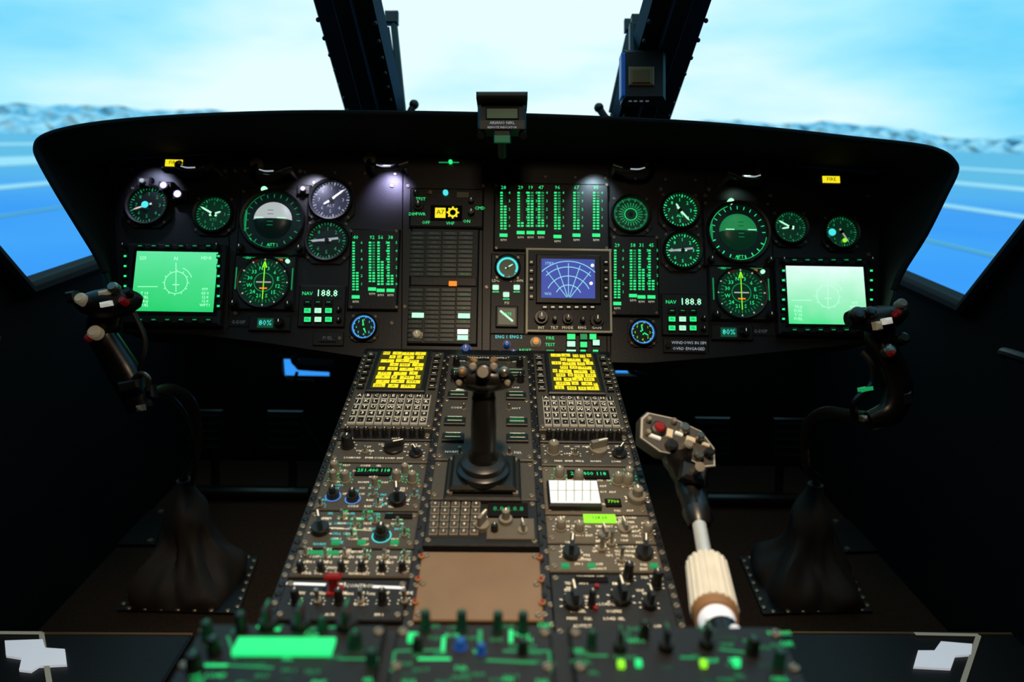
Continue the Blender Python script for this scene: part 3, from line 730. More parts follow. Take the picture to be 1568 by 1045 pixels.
for t, dy, sz in (("ARIANO NIKL", .003, .0065), ("REMOTE INDICATOR", -.0045, .005)):
    vs, fs = glyphs(t); o_ = W(769, 191, 1.1085)-mb.o
    mb.add([tuple(o_+rt*(v.x*sz)+up*(v.y*sz+dy)) for v in vs], fs, 'whited')
for i in (-1, 1): mb.tube([W(769+i*30, 205, 1.13), W(769+i*33, 208, 1.115)], .006, 'black', 10)
mb.build('magnetic_compass')

# ================================================================== centre console
xb = [CONS.loc(x, 700)[0] for x in (504, 662, 822, 972)]
def cv(y): return CONS.loc(746, y)[1]
v0, v1 = cv(548), cv(985)
cb = MB(CONS, 740, 740)
def base(u0_, u1_, va, vb, d, m):
    cb.box((u0_+u1_)/2-cb.u, (va+vb)/2-cb.vv, -d-.001, u1_-u0_, abs(vb-va), d, m)
base(xb[0]-.006, xb[3]+.006, v0+.03, v1, .34, 'black')
for xx in xb: cb.box(xx-cb.u, (v0+v1)/2-cb.vv, -.001, .009, abs(v1-v0), .0045, 'panelblack')
n = 46
for i, xx in enumerate(xb):
    for j in range(n):
        v = v0+(v1-v0)*(j+.5)/n
        cb.screw(xx-cb.u+(.0 if i in (0, 3) else (-.0035 if j % 2 else .0035)), v-cb.vv, .0036, .0035, 'screw' if random.random() < .6 else 'knob')
cb.build('center_console')

WORDS = ["VOL", "SQL", "OFF", "TEST", "MODE", "FREQ", "ON", "UHF", "VHF", "BRT", "DIM", "NORM", "PWR", "SEL", "ICS", "FM 1", "GPS", "ADF", "CALL", "PRE", "MAN", "AUX", "HOT", "ENT", "LOAD", "EMER", "CODE", "RAD"]
def unit(col, y0, y1, m='console', th=.007):
    x = (xb[col]+xb[col+1])/2; ym = (y0+y1)/2
    mb = MB(CONS, 746, ym); mb.u = x; mb.vv = (cv(y0)+cv(y1))/2; mb.o = CONS.pt(mb.u, mb.vv)
    wd = xb[col+1]-xb[col]-.010; h = cv(y0)-cv(y1)-.002
    mb.box(0, 0, 0, wd, h, th, m, .0015); mb.top = th; mb.wd = wd; mb.h = h
    for i in (-1, 1):
        for j in ((-1, 1) if h < .09 else (-1, 0, 1)): mb.screw(i*(wd/2-.006), j*(h/2-.007), .0036, th)
    return mb
def scatter(mb, rows, ncol, m='labelk', sz=.0050, p=.75, seed=0):
    r_ = random.Random(seed)
    for j in range(rows):
        for i in range(ncol):
            if r_.random() > p: continue
            u = -mb.wd/2+.016+(mb.wd-.032)*(i+.5)/ncol+r_.uniform(-.003, .003); v = -mb.h/2+mb.h*(j+.5)/rows
            mb.text(r_.choice(WORDS), u, v, sz, mb.top+.0004, m)
def klabel(mb, x, y, r, kind='round', h=.013, m='knob', lab='labelk', ang=90, ring_=None):
    mb.pknob(x, y, r, h, kind, m, ang=ang)
    c = mb.L(x, y); k = mb.k(x, y)
    if ring_: mb.arc(c[0], c[1], r*k*1.4, 0, 360, r*k*.18, mb.top+.0005, ring_)
    else: mb.ticks(c[0], c[1], r*k*1.3, r*k*1.6, 7, .0010, mb.top+.0004, lab, -20, 230)
    mb.text(random.choice(WORDS), c[0], c[1]+r*k*1.7+.004, .0056, mb.top+.0004, lab)

# control display units
def cdu(col):
    mb = unit(col, 549, 668, 'console', .012); T = .012
    sw = mb.wd*.60; top = mb.h/2-.012; sh = mb.h*.52; cy = top-sh/2
    mb.box(0, cy, T, sw+.014, sh+.012, .006, 'panelblack', .002)
    mb.box(0, cy, T+.006, sw, sh, .0006, 'olive')
    z = T+.0068; nr = 9; r_ = random.Random(col+3)
    for i in range(nr):
        yy = cy+sh/2-sh*(i+.5)/nr; rh = sh/nr
        u = -sw/2+.004+(r_.random()*.02 if i % 2 else 0)
        while u < sw/2-.010:
            l = r_.uniform(.008, .024); l = min(l, sw/2-.003-u)
            mb.box(u+l/2, yy+r_.uniform(-.15, .15)*rh, z, l, rh*.78, .0002, 'yellow')
            mb.text(r_.choice(("A", "12", "N3", "FPL", "0")), u+l/2, yy, rh*.65, z+.0005, 'olive')
            u += l+r_.uniform(.0008, .005)
    for i in range(6):
        yy = cy+sh/2-sh*(i+.5)/6
        for s_ in (-1, 1):
            mb.box(s_*(sw/2+.017), yy, T, .011, .010, .006, 'knob', .001); mb.line(s_*(sw/2+.014), yy, s_*(sw/2+.020), yy, .0014, T+.0063, 'labelk')
    ky = cy-sh/2-.012; nrow, ncol = 5, 9; kh = (ky+mb.h/2-.006)/nrow; kw = (mb.wd-.016)/ncol
    for i in range(nrow):
        for j in range(ncol):
            u = -mb.wd/2+.008+kw*(j+.5); v = ky-kh*(i+.5)
            mb.box(u, v, T, kw*.84, kh*.84, .004, 'keyrim', .001); mb.box(u, v, T+.004, kw*.66, kh*.64, .0014, 'knob', .0004)
            mb.text("ABCDEFGHIJKLMNOPQRSTUVWXYZ1234567890/.-+*CEFDRT"[(i*ncol+j) % 46], u, v, kh*.6, T+.0057, 'labelk')
    mb.build('control_display_unit')
cdu(0); cdu(2)

for col in (0, 2):
    mb = unit(col, 669, 682, 'panelblack')
    for i in range(9):
        u = -mb.wd/2+.014+i*(mb.wd-.028)/8; mb.knob(u, 0, .0048, .014, mb.top, 'round', 'knob')
    mb.build('switch_row')
def L_radio():
    mb = unit(0, 683, 716, 'console'); scatter(mb, 3, 7, seed=1, p=.5)
    klabel(mb, 533, 690, 9, 'round', .02); klabel(mb, 603, 694, 13, 'bar', .014, ang=20); klabel(mb, 637, 702, 9, 'bar', .012, ang=120); klabel(mb, 560, 700, 6, 'toggle', .014)
    mb.build('intercom_control_panel')
    mb = unit(0, 717, 790, 'console'); scatter(mb, 8, 7, seed=2, p=.6); scatter(mb, 5, 5, 'cyan', seed=12, p=.4)
    mb.pbox(545, 725, 600, 736, .003, 'dark'); mb.ptext("251.400 118", 573, 730, 10, 'green', z=.0102)
    for xx, yy, r_, m_ in ((514, 728, 7, 'knobg'), (512, 742, 6, 'knobg'), (608, 742, 7, 'knobg'), (632, 744, 7, 'knobg'), (621, 732, 6, 'knobg'), (530, 743, 7, 'knobg'), (575, 752, 5, 'knobg')):
        klabel(mb, xx, yy, r_, 'round', .016, m_, 'green')
    for xx, yy in ((511, 767), (541, 771)): klabel(mb, xx, yy, 8, 'dual', .016, 'knob', 'cyan', ring_='bluel')
    klabel(mb, 609, 775, 12, 'bar', .024, ang=100)
    for xx, yy in ((572, 765), (580, 780), (635, 768), (492, 782)): klabel(mb, xx, yy, 5, 'toggle', .014, lab='cyan')
    mb.build('vhf_radio_control_panel')
    mb = unit(0, 791, 848, 'console'); scatter(mb, 7, 7, 'cyan', seed=3, p=.45); scatter(mb, 7, 6, seed=33, p=.45)
    klabel(mb, 492, 820, 12, 'bar', .024, ang=110); klabel(mb, 585, 828, 10, 'dual', .018, ring_='cyan')
    for xx, yy in ((525, 800), (545, 812), (562, 800), (575, 808), (540, 830), (610, 812), (620, 828)): klabel(mb, xx, yy, 5, 'toggle', .014, lab='green')
    mb.pbox(590, 795, 632, 802, .002, 'dark'); mb.ptext("USE", 520, 838, 8, 'cyan'); mb.pline(500, 815, 570, 820, 1, 'labelk')
    for xx in (515, 555, 605): mb.pbox(xx-6, 836, xx+6, 842, .003, 'greend')
    mb.build('transponder_control_panel')
    mb = unit(0, 849, 893, 'console'); scatter(mb, 5, 8, seed=4, p=.6)
    for i in range(6):
        klabel(mb, 470+i*30, 858+i*1, 5, 'toggle', .014, lab='greenw' if i % 2 else 'labelk'); klabel(mb, 462+i*31, 880, 6, 'round', .013, 'knob')
    mb.pbox(470, 852, 520, 857, .002, 'greend')
    mb.build('lighting_control_panel')
    mb = unit(0, 895, 960, 'black')
    mb.pline(440, 901, 500, 903, 5, 'tape'); mb.pline(572, 906, 620, 908, 5, 'tape'); mb.ptext("GUN", 518, 904, 11, 'label'); mb.ptext("CONTROL", 552, 905, 9, 'label')
    scatter(mb, 4, 8, seed=6, p=.4)
    for i in range(6): klabel(mb, 455+i*33, 930, 7, 'toggle' if i % 2 else 'round', .02)
    mb.build('weapon_control_panel')
L_radio()
# red guarded switch
rg = MB(CONS, 514, 913, top=.006)
rg.box(0, 0, .0065, .018, .014, .004, 'red', .001); rg.box(0, 0, .0105, .009, .008, .020, 'red', .002); rg.box(0, 0, .028, .018, .009, .005, 'red', .002)
rg.build('red_switch_guard')

def Mid():
    mb = unit(1, 549, 712, 'console', .008)
    T = .008
    for i, yy in enumerate((560, 580, 600, 615, 632, 655, 680, 700)):
        for s_ in (-1, 1):
            v = cv(yy)-mb.vv; u = s_*.047
            if i in (1, 3, 5, 6):
                mb.box(u, v, T, .032, .018, .005, 'panelblack', .001); mb.box(u, v, T+.005, .022, .010, .003, 'facegr' if (i+s_) % 3 else 'greenx', .001); mb.text(random.choice(WORDS), u, v+.013, .006, T+.0004, 'label')
                for a in ((-.011, -.005, .011, -.005), (-.011, .005, .011, .005)): mb.line(u+a[0], v+a[1], u+a[2], v+a[3], .0008, T+.0083, 'labelk')
            else:
                mb.text(random.choice(WORDS), u, v, .0065, T+.0004, 'label'); mb.knob(u*.75, v-.006, .005, .014, T, 'toggle')
    mb.add([(-.052, .03, T+.0005), (-.034, .03, T+.0005), (-.043, .046, T+.0005)], [(0, 1, 2)], 'label')
    mb.box(0, cv(556)-mb.vv, T, .12, .012, .002, 'panelblack'); mb.text("STABILATOR CONTROL", 0, cv(556)-mb.vv, .007, T+.0025, 'labelk')
    for s_ in (-1, 1):
        for yy in (566, 590): mb.knob(s_*.055, cv(yy)-mb.vv, .006, .016, T, 'round', 'knob')
    mb.build('flight_control_panel')
    mb = unit(1, 713, 772, 'console'); scatter(mb, 6, 6, seed=8, p=.2); mb.build('blank_panel')
    mb = unit(1, 775, 846, 'black', .010); T = .010
    for i in range(5):
        for j in range(5):
            xx = 667+j*15.5-i*.8; yy = 785+i*10.6
            mb.pbox(xx-6.5, yy-4.2, xx+6.5, yy+4.2, .004, 'knobg', b=.001); mb.pbox(xx-5, yy-3, xx+5, yy+3, .001, 'console', z=T+.004); mb.ptext(str((i*5+j) % 10), xx, yy, 7, 'labelk', z=T+.005)
    mb.pbox(747, 782, 808, 803, .003, 'dark'); mb.ptext("8.8.8.8.8", 778, 792, 14, 'greend', z=T+.003)
    mb.pbox(745, 806, 818, 838, .004, 'consolel', b=.001)
    klabel(mb, 738, 818, 10, 'bar', .022, 'knobg', ang=60); klabel(mb, 774, 812, 9, 'dual', .022, 'knobg'); klabel(mb, 800, 826, 7, 'bar', .018, 'knobg', ang=100); klabel(mb, 757, 826, 6, 'round', .014)
    scatter(mb, 2, 4, seed=9, p=.3); mb.build('navigation_keypad_panel')
    mb = unit(1, 850, 958, 'plate', .006)
    mb.build('cover_plate')
    for s_ in (-1, 1):
        for yy in (860, 895, 930):
            q = MB(CONS, 740, yy, top=.006); q.u = (xb[1]+xb[2])/2+s_*.069; q.o = CONS.pt(q.u, q.vv); q.cyl(0, 0, .0045, .004, .005, 'tan', 12, b=.001); q.cyl(0, 0, .0095, .0022, .001, 'red', 8); q.build('fastener')
Mid()

def Right():
    mb = unit(2, 683, 718, 'console'); scatter(mb, 3, 7, seed=21, p=.5)
    klabel(mb, 847, 700, 9, 'round', .02, 'knobg'); klabel(mb, 915, 696, 12, 'bar', .018, 'knobg', ang=20); klabel(mb, 880, 703, 6, 'toggle'); klabel(mb, 948, 703, 10, 'bar', .015, ang=60)
    mb.build('intercom_control_panel')
    mb = unit(2, 719, 793, 'consolel'); scatter(mb, 8, 7, seed=22, p=.45)
    mb.pbox(868, 729, 932, 741, .003, 'dark'); mb.ptext("251.400 118", 900, 735, 11, 'green', z=.0102)
    for xx, yy in ((856, 737), (962, 738), (945, 746), (960, 748), (885, 742)): klabel(mb, xx, yy, 8, 'round', .016, 'knobg', 'green')
    mb.pbox(838, 750, 917, 789, .010, 'panelblack', b=.002); mb.pbox(841, 752, 915, 786, .001, 'lcdw', z=.017)
    for i in range(1, 6): mb.pline(841+i*12.3, 753, 841+i*12.3, 785, .9, 'capgrey', z=.018)
    mb.pline(841, 768, 915, 768, .9, 'capgrey', z=.018)
    klabel(mb, 974, 772, 12, 'dual', .02, 'knobg'); mb.pbox(926, 773, 950, 784, .003, 'dark'); mb.ptext("7700", 938, 778, 9, 'lime', z=.0102)
    mb.build('vhf_radio_control_panel')
    mb = unit(2, 794, 838, 'consolel'); scatter(mb, 6, 7, seed=23, p=.6)
    mb.pbox(893, 796, 942, 808, .002, 'lime'); mb.ptext("128.65", 917, 802, 9, 'dark', z=.0092)
    for xx, yy, r_ in ((858, 816, 8), (886, 820, 8), (925, 828, 9), (955, 818, 9), (990, 822, 8)): klabel(mb, xx, yy, r_, 'bar' if r_ > 8 else 'round', .014, 'knobg', ang=100)
    mb.build('transponder_control_panel')
    mb = unit(2, 839, 882, 'consolel'); scatter(mb, 6, 8, seed=24, p=.65)
    for xx, yy, r_ in ((874, 857, 12), (985, 857, 12), (920, 850, 8), (950, 868, 6), (935, 843, 6)): klabel(mb, xx, yy, r_, 'bar' if r_ > 8 else 'toggle', .024, ang=80)
    for xx in (865, 905, 1000): mb.pbox(xx-6, 872, xx+6, 878, .003, 'greend')
    mb.build('adf_control_panel')
    mb = unit(2, 884, 985, 'black'); scatter(mb, 9, 8, seed=25, p=.5)
    for xx, yy, r_ in ((878, 932, 14), (950, 925, 14), (993, 935, 10), (1003, 905, 8), (905, 935, 6), (960, 893, 8)): klabel(mb, xx, yy, r_, 'bar' if r_ > 8 else 'round', .024, ang=95)
    mb.pcyl(913, 907, 3.5, .004, 'red'); mb.pcyl(911, 941, 3.5, .004, 'red'); mb.pbox(880, 892, 930, 900, .002, 'dark')
    mb.build('hoist_control_panel')
Right()

# joystick grip on the console
bpos = onp(CONS, 740, 748, .007)
jb = WB(bpos); n_ = CONS.ez; e2 = CONS.ey
jb.obox(bpos+n_*.006, X, e2, n_, .100, .085, .012, 'black', .003)
jb.obox(bpos+n_*.018, X, e2, n_, .086, .070, .012, 'rubber', .004)
for i in (-1, 1):
    for j in (-1, 1): jb.tube([bpos+X*i*.042+e2*j*.034+n_*.012, bpos+X*i*.042+e2*j*.034+n_*.016], .004, 'screw', 8)
jb.tube([bpos+n_*.022, bpos+n_*.030, bpos+n_*.034], [.036, .035, .028], 'rubber', 28)
jb.tube([bpos+n_*.034, bpos+n_*.040, bpos+n_*.044], [.030, .029, .022], 'knob', 28)
B = bpos+n_*.036; T_ = W(741, 590, .865)
ax = (T_-B)
jb.tube(cat([B, B+ax*.15, B+ax*.45, B+ax*.75, B+ax*.88, T_, T_+ax*.06]), [.021]*1+[.020]*3+[.0165]*4+[.0165]*4+[.016]*4+[.015]*3+[.018]*2+[.026]*3+[.024], 'rubber', 20)
H = T_+up*.010
jb.tube([H-rt*.036+up*.004, H-rt*.030, H-rt*.015-up*.002, H, H+rt*.015-up*.002, H+rt*.030, H+rt*.036+up*.004], [(.009, .010), (.015, .016), (.016, .020), (.018, .022), (.016, .020), (.015, .016), (.009, .010)], 'rubber', 16, ref=up)
for dx, dy, r_, m_ in ((-.026, .008, .0065, 'metal'), (.026, .008, .0065, 'metal'), (0, .006, .010, 'knob'), (-.013, .014, .005, 'screw'), (.013, .014, .005, 'screw'), (-.030, -.006, .004, 'screw'), (.030, -.006, .004, 'screw')):
    p = H+rt*dx+up*dy-fw*.016; jb.tube([p, p-fw*.007, p-fw*.009], [r_, r_, r_*.6], m_, 14)
jb.tube([H+rt*.0-fw*.02+up*.006, H-fw*.034+up*.008], [.005, .007], 'metal', 12)
jb.ball(H+rt*.026+up*.008-fw*.026, .005, 'metal'); jb.ball(H-rt*.026+up*.008-fw*.026, .005, 'bronze')
for i in (-1, 1): jb.tube([H+rt*i*.010+up*.019-fw*.006, H+rt*i*.016+up*.024-fw*.006], .004, 'bronze', 10)
jb.build('joystick_grip')

# ================================================================== rear raised console with controls
rbk = MB(REAR, 740, 1010)
def rloc(x, y): return rbk.L(x, y)
yr0 = 962
vf = rloc(722, yr0)[1]; va = -.30
e0 = rloc(282, 1000)[0]; e1 = rloc(1212, 1000)[0]
rbk.box((e0+e1)/2, (vf+va)/2, -.33, e1-e0, vf-va, .328, 'black', .002)
rbk.build('rear_console')
def runit(x0, x1, name, knobs, screens, labs, seed):
    mb = MB(REAR, (x0+x1)/2, 1005); a = mb.L(x0, 1005)[0]; b = mb.L(x1, 1005)[0]
    f_ = rbk.L(722, yr0)[1]-(mb.vv-rbk.vv)
    mb.box((a+b)/2, (f_-.12)/2-.003, -.002, b-a-.006, f_+.12, .008, 'black', .002); mb.top = .006
    r_ = random.Random(seed)
    for (x, y, r, h, kd, m_) in knobs: mb.pknob(x, y, r, h, kd, m_, mark='greend')
    for (q0, q1, q2, q3, m_) in screens: mb.pbox(q0, q1, q2, q3, .004, m_)
    for (q0, q1, q2, q3, w_, m_) in labs: mb.pline(q0, q1, q2, q3, w_, m_)
    for i in range(34):
        x = r_.uniform(x0+12, x1-12); y = r_.uniform(968, 1060)
        mb.ptext(r_.choice(WORDS), x, y, 12, r_.choice(('green', 'greend', 'greenx', 'greend')))
    for i in range(4):
        for j in (a+.008, b-.008): mb.screw(j, f_-.012-i*.035, .004, .006)
    mb.build(name)
runit(282, 590, 'aft_radio_control_panel', [(372, 975, 9, .016, 'round', 'knob'), (412, 970, 12, .02, 'bar', 'knob'), (462, 970, 13, .02, 'bar', 'knob'), (532, 970, 14, .02, 'bar', 'knob'), (330, 1010, 10, .014, 'round', 'knob'), (545, 1000, 11, .014, 'round', 'knobgreenlit'), (300, 1035, 12, .014, 'round', 'knob'), (570, 1030, 9, .014, 'round', 'knobgreenlit'), (320, 985, 9, .014, 'round', 'knobgreenlit'), (495, 975, 8, .012, 'round', 'knobgreenlit')], [(362, 992, 512, 1016, 'green')], [(395, 970, 430, 975, 6, 'green'), (470, 975, 545, 968, 5, 'greend'), (290, 1030, 350, 1030, 5, 'green'), (350, 1030, 420, 1034, 4, 'greend'), (520, 1020, 580, 1020, 4, 'greend'), (350, 985, 362, 1020, 4, 'greend')], 1)
runit(596, 852, 'aft_switch_panel', [(652, 975, 8, .018, 'round', 'knobgreenlit'), (707, 975, 8, .018, 'round', 'knobgreenlit'), (762, 977, 8, .018, 'round', 'knobgreenlit'), (800, 977, 8, .018, 'round', 'knobgreenlit'), (705, 1002, 9, .008, 'round', 'blue'), (737, 1010, 7, .008, 'round', 'blue'), (640, 1005, 8, .012, 'round', 'knob'), (800, 1010, 8, .012, 'round', 'knob')], [(625, 985, 640, 995, 'green')], [(605, 1008, 600, 1040, 4, 'greend'), (605, 1008, 680, 1006, 4, 'greend'), (680, 985, 678, 1010, 6, 'green'), (735, 975, 735, 1000, 7, 'greend'), (770, 1008, 840, 1008, 4, 'greend'), (840, 1008, 843, 1040, 4, 'greend'), (782, 975, 782, 995, 6, 'green'), (640, 1020, 690, 1020, 5, 'green'), (745, 1022, 820, 1026, 5, 'greend')], 2)
runit(868, 1215, 'aft_radio_control_panel', [(948, 1005, 9, .018, 'bar', 'knob'), (1018, 1005, 10, .02, 'bar', 'knob'), (905, 1000, 8, .014, 'round', 'knobgreenlit'), (1080, 1000, 10, .02, 'bar', 'knob'), (1150, 1010, 10, .014, 'round', 'knob'), (1190, 1030, 9, .014, 'round', 'knobgreenlit'), (985, 985, 8, .014, 'round', 'knob')], [(945, 1027, 955, 1035, 'lime'), (972, 1026, 981, 1033, 'green'), (1121, 1024, 1130, 1033, 'green'), (1071, 1026, 1080, 1034, 'lime')], [(900, 1015, 930, 1015, 4, 'greend'), (1040, 1018, 1060, 1018, 4, 'greend'), (1100, 1005, 1140, 1010, 4, 'greend')], 3)

# ================================================================== cyclic sticks
def boot(name, x, y, corners):
    c = FLOOR.loc(x, y); cx, cy = c[0], 1+c[1]
    mb = WB((cx, cy, 0))
    cs = [FLOOR.loc(*p) for p in corners]; P = [(q[0]-cx, 1+q[1]-cy) for q in cs]
    mb.rings([[(p[0], p[1], 0.0) for p in P], [(p[0], p[1], .006) for p in P]], 'black')
    for i in range(4):
        a, b = P[i], P[(i+1) % 4]
        for j in range(7):
            t = (j+.5)/7; mb.cyl((a[0]+(b[0]-a[0])*t)*.95, (a[1]+(b[1]-a[1])*t)*.95, .006, .0055, .004, 'screw', 10, b=.0015)
    cx0 = sum(p[0] for p in P)/4; cy0 = sum(p[1] for p in P)/4
    rs = []; n = 64
    for i in range(19):
        t = i/18
        r = .088*(1-t)**1.2+.017+.016*math.sin(t*math.pi*3.4)*(1-t)**.7; z = .006+.25*t
        ring_ = []
        for j in range(n):
            a = 2*math.pi*j/n
            fold = 1+(.15*math.sin(5*a+t*4)+.08*math.sin(9*a-t*7)+.05*math.sin(14*a+t*11))*(math.sin(min(1, t*1.5)*math.pi)*.9+.06)
            sqr = 1/max(abs(math.cos(a)), abs(math.sin(a)))**(.7*(1-t)**2)
            ring_.append((cx0+r*fold*sqr*math.cos(a), cy0+r*fold*sqr*math.sin(a)+.02*t, z+.012*math.sin(3*a+8*t)*(1-t)*t*4))
        rs.append(ring_)
    mb.rings(rs, 'boot'); mb.build(name)
    return Vector((cx+cx0, cy+cy0+.02, .25))
bl = boot('cyclic_stick_boot', 287, 898, [(180, 938), (366, 943), (396, 856), (238, 850)])
br = boot('cyclic_stick_boot', 1238, 898, [(1168, 944), (1336, 940), (1290, 858), (1132, 856)])
def cyclic(base_, shaft, body, head, btns, bumps):
    mb = WB(base_)
    pts = [base_+Vector((0, 0, -.03)), base_+Vector((0, 0, .02))]+[W(*p) for p in shaft]
    mb.tube(cat(pts, 5), .0105, 'shaft', 14)
    bp = cat([W(*p[:3]) for p in body], 4); rr = [p[3] for p in body]; R_ = []
    for i in range(len(body)-1):
        for j in range(4): R_.append(rr[i]+(rr[i+1]-rr[i])*j/4)
    R_.append(rr[-1])
    R_ = [(r*1.05, r*.85) for r in R_]
    mb.tube(bp, R_, 'rubber', 18, ref=rt)
    hp = [W(*p[:3]) for p in head]; mb.tube(hp, [(p[3], p[3]*1.1) for p in head], 'black', 16, ref=up)
    for (x, y, D, r, h, m_) in btns:
        p = W(x, y, D); mb.tube([p, p-fw*h*.8+up*h*.3, p-fw*h+up*h*.4], [r, r, r*.7], m_, 14)
    for (x, y, D, w_, h_, m_) in bumps: mb.obox(W(x, y, D), rt+up*.2, up-rt*.2, fw, w_, h_, .018, m_, .003)
    return mb
mb = cyclic(bl, [(297, 700, 1.36), (301, 655, 1.30), (290, 615, 1.22), (262, 597, 1.15), (230, 605, 1.09), (210, 612, 1.05)],
    [(218, 628, 1.03, .018), (205, 598, 1.03, .022), (190, 570, 1.03, .0235), (172, 540, 1.03, .0215), (158, 515, 1.03, .020), (160, 495, 1.03, .024), (168, 475, 1.03, .020)],
    [(118, 462, 1.0, .008), (130, 465, 1.0, .015), (150, 466, 1.0, .021), (170, 464, 1.0, .023), (190, 464, 1.0, .020), (206, 458, 1.0, .014), (212, 452, 1.0, .008)],
    [(130, 462, .985, .0085, .014, 'cream'), (193, 464, .98, .0055, .012, 'red'), (178, 444, .985, .008, .012, 'metal'), (200, 450, .985, .006, .012, 'knob'), (150, 512, 1.0, .010, .012, 'cream'), (138, 519, 1.0, .005, .008, 'red')],
    [(163, 449, .985, .017, .008, 'cream'), (165, 466, .978, .016, .007, 'label'), (112, 455, 1.0, .014, .016, 'black'), (200, 590, 1.0, .03, .014, 'black'), (232, 600, 1.03, .012, .02, 'black'), (216, 625, 1.0, .008, .009, 'knobg')])
mb.tube(cat([W(225, 600, 1.03), W(262, 610, 1.1), (W(290, 650, 1.22)), W(300, 700, 1.34), W(294, 742, 1.40)], 6), .005, 'rubber', 8)
mb.tube(cat([W(205, 480, 1.0), W(222, 520, 1.0), W(216, 560, 1.0), W(212, 590, 1.02)], 6), .004, 'knob', 8)
mb.tube(cat([W(200, 585, 1.0), W(215, 572, .99), W(228, 580, .99), W(226, 597, 1.0)], 5), .0035, 'metal', 8)
mb.build('cyclic_stick')
mb = cyclic(br, [(1238, 720, 1.38), (1234, 680, 1.33), (1238, 650, 1.27), (1262, 632, 1.2), (1300, 636, 1.13), (1335, 640, 1.08)],
    [(1330, 645, 1.05, .014), (1362, 632, 1.05, .020), (1374, 600, 1.05, .022), (1368, 570, 1.05, .022), (1356, 545, 1.05, .021), (1348, 520, 1.05, .022), (1348, 500, 1.05, .020)],
    [(1298, 490, 1.03, .012), (1310, 488, 1.03, .017), (1330, 490, 1.03, .019), (1350, 488, 1.03, .020), (1370, 484, 1.03, .016), (1385, 476, 1.03, .009)],
    [(1310, 484, 1.01, .011, .012, 'knob'), (1370, 482, 1.01, .005, .012, 'red'), (1376, 469, 1.01, .008, .012, 'knobg'), (1330, 480, 1.01, .008, .010, 'knob'), (1358, 540, 1.03, .010, .012, 'metal'), (1362, 543, 1.015, .004, .01, 'red'), (1378, 522, 1.03, .009, .014, 'knob')],
    [(1357, 492, 1.005, .012, .009, 'label'), (1343, 499, 1.005, .009, .012, 'cream'), (1325, 596, 1.03, .018, .006, 'greend'), (1386, 610, 1.04, .016, .02, 'black'), (1322, 641, 1.03, .008, .008, 'screw')])
mb.tube(cat([W(1320, 540, 1.04), W(1335, 560, 1.03), W(1335, 590, 1.03), W(1310, 615, 1.03), W(1308, 640, 1.05)], 6), .006, 'rubber', 8)
mb.build('cyclic_stick')

# pedals
def pedals(x, y):
    c = FLOOR.loc(x, y); p = Vector((c[0], 1+c[1], 0)); mb = WB(p)
    for s_ in (-1, 1):
        q = p+X*s_*.11
        mb.tube(cat([q, q+Vector((0, .03, .1)), q+Vector((0, 0, .2))]), .012, 'rubber', 10)
        mb.obox(q+Vector((0, -.01, .22)), X, Vector((0, .35, 1)), Vector((0, -1, .35)), .10, .11, .014, 'rubber', .004)
        for i in range(5): mb.obox(q+Vector((0, -.022+.35*(.18+.02*i-.22), .18+.02*i)), X, Vector((0, .35, 1)), Vector((0, -1, .35)), .085, .005, .006, 'frame')
    mb.tube([p-X*.16+Vector((0, 0, .02)), p+X*.16+Vector((0, 0, .02))], .02, 'rubber', 12)
    mb.build('rudder_pedals')
pedals(388, 765); pedals(1135, 775)
# floor hatches
for cs in ([(120, 838), (238, 838), (256, 785), (160, 783)], [(1290, 850), (1400, 845), (1360, 800), (1270, 800)]):
    P = [FLOOR.loc(*p) for p in cs]; c = (sum(q[0] for q in P)/4, 1+sum(q[1] for q in P)/4)
    mb = WB((c[0], c[1], 0)); mb.rings([[(q[0]-c[0], 1+q[1]-c[1], 0) for q in P], [(q[0]-c[0], 1+q[1]-c[1], .008) for q in P]], 'black')
    for q in P: mb.cyl((q[0]-c[0])*.85, (1+q[1]-c[1])*.85, .008, .007, .004, 'screw', 10)
    mb.build('floor_hatch')

# ================================================================== collective lever
cb = WB(W(1075, 800, .8))
def T3(l): return [W(*p) for p in l]
hd = W(1036, 678, .86); ex_ = (rt*.95-up*.33).normalized(); ey_ = (up*.75+fw*.55+rt*.25); ey_ = (ey_-ex_*ey_.dot(ex_)).normalized(); ez_ = ex_.cross(ey_)
def H3(u, v, w_=0): return hd+ex_*u+ey_*(v*.84)+ez_*w_
outl = [(-.052, .020), (-.045, .034), (-.01, .040), (.03, .034), (.050, .012), (.054, -.018), (.040, -.026), (.01, -.020), (-.02, -.026), (-.048, -.014)]
cb.rings([[tuple(H3(a*.92, b*.9, -.022)-cb.o) for a, b in outl], [tuple(H3(a, b, -.014)-cb.o) for a, b in outl], [tuple(H3(a, b, 0)-cb.o) for a, b in outl]], 'black')
cb.rings([[tuple(H3(a*.97, b*.96, 0)-cb.o) for a, b in outl], [tuple(H3(a*.97, b*.96, .0015)-cb.o) for a, b in outl]], 'keyrim')
cb.rings([[tuple(H3(a*.92, b*.9, .001)-cb.o) for a, b in outl], [tuple(H3(a*.92, b*.9, .0025)-cb.o) for a, b in outl]], 'console')
for u, v, r, h, m_ in ((-.027, .010, .010, .006, 'black'), (-.027, .010, .007, .010, 'red'), (.004, .022, .007, .012, 'metal'), (.025, .016, .005, .014, 'metal'), (.040, -.004, .006, .012, 'knob'), (.012, -.004, .006, .012, 'knobg'), (-.008, -.012, .008, .010, 'knob'), (-.040, -.004, .004, .008, 'screw'), (.028, -.014, .006, .010, 'metal'), (-.010, .030, .004, .008, 'screw'), (-.042, .018, .004, .008, 'screw')):
    cb.tube([H3(u, v, .001), H3(u, v, h), H3(u, v, h+.002)], [r, r, r*.7], m_, 14)
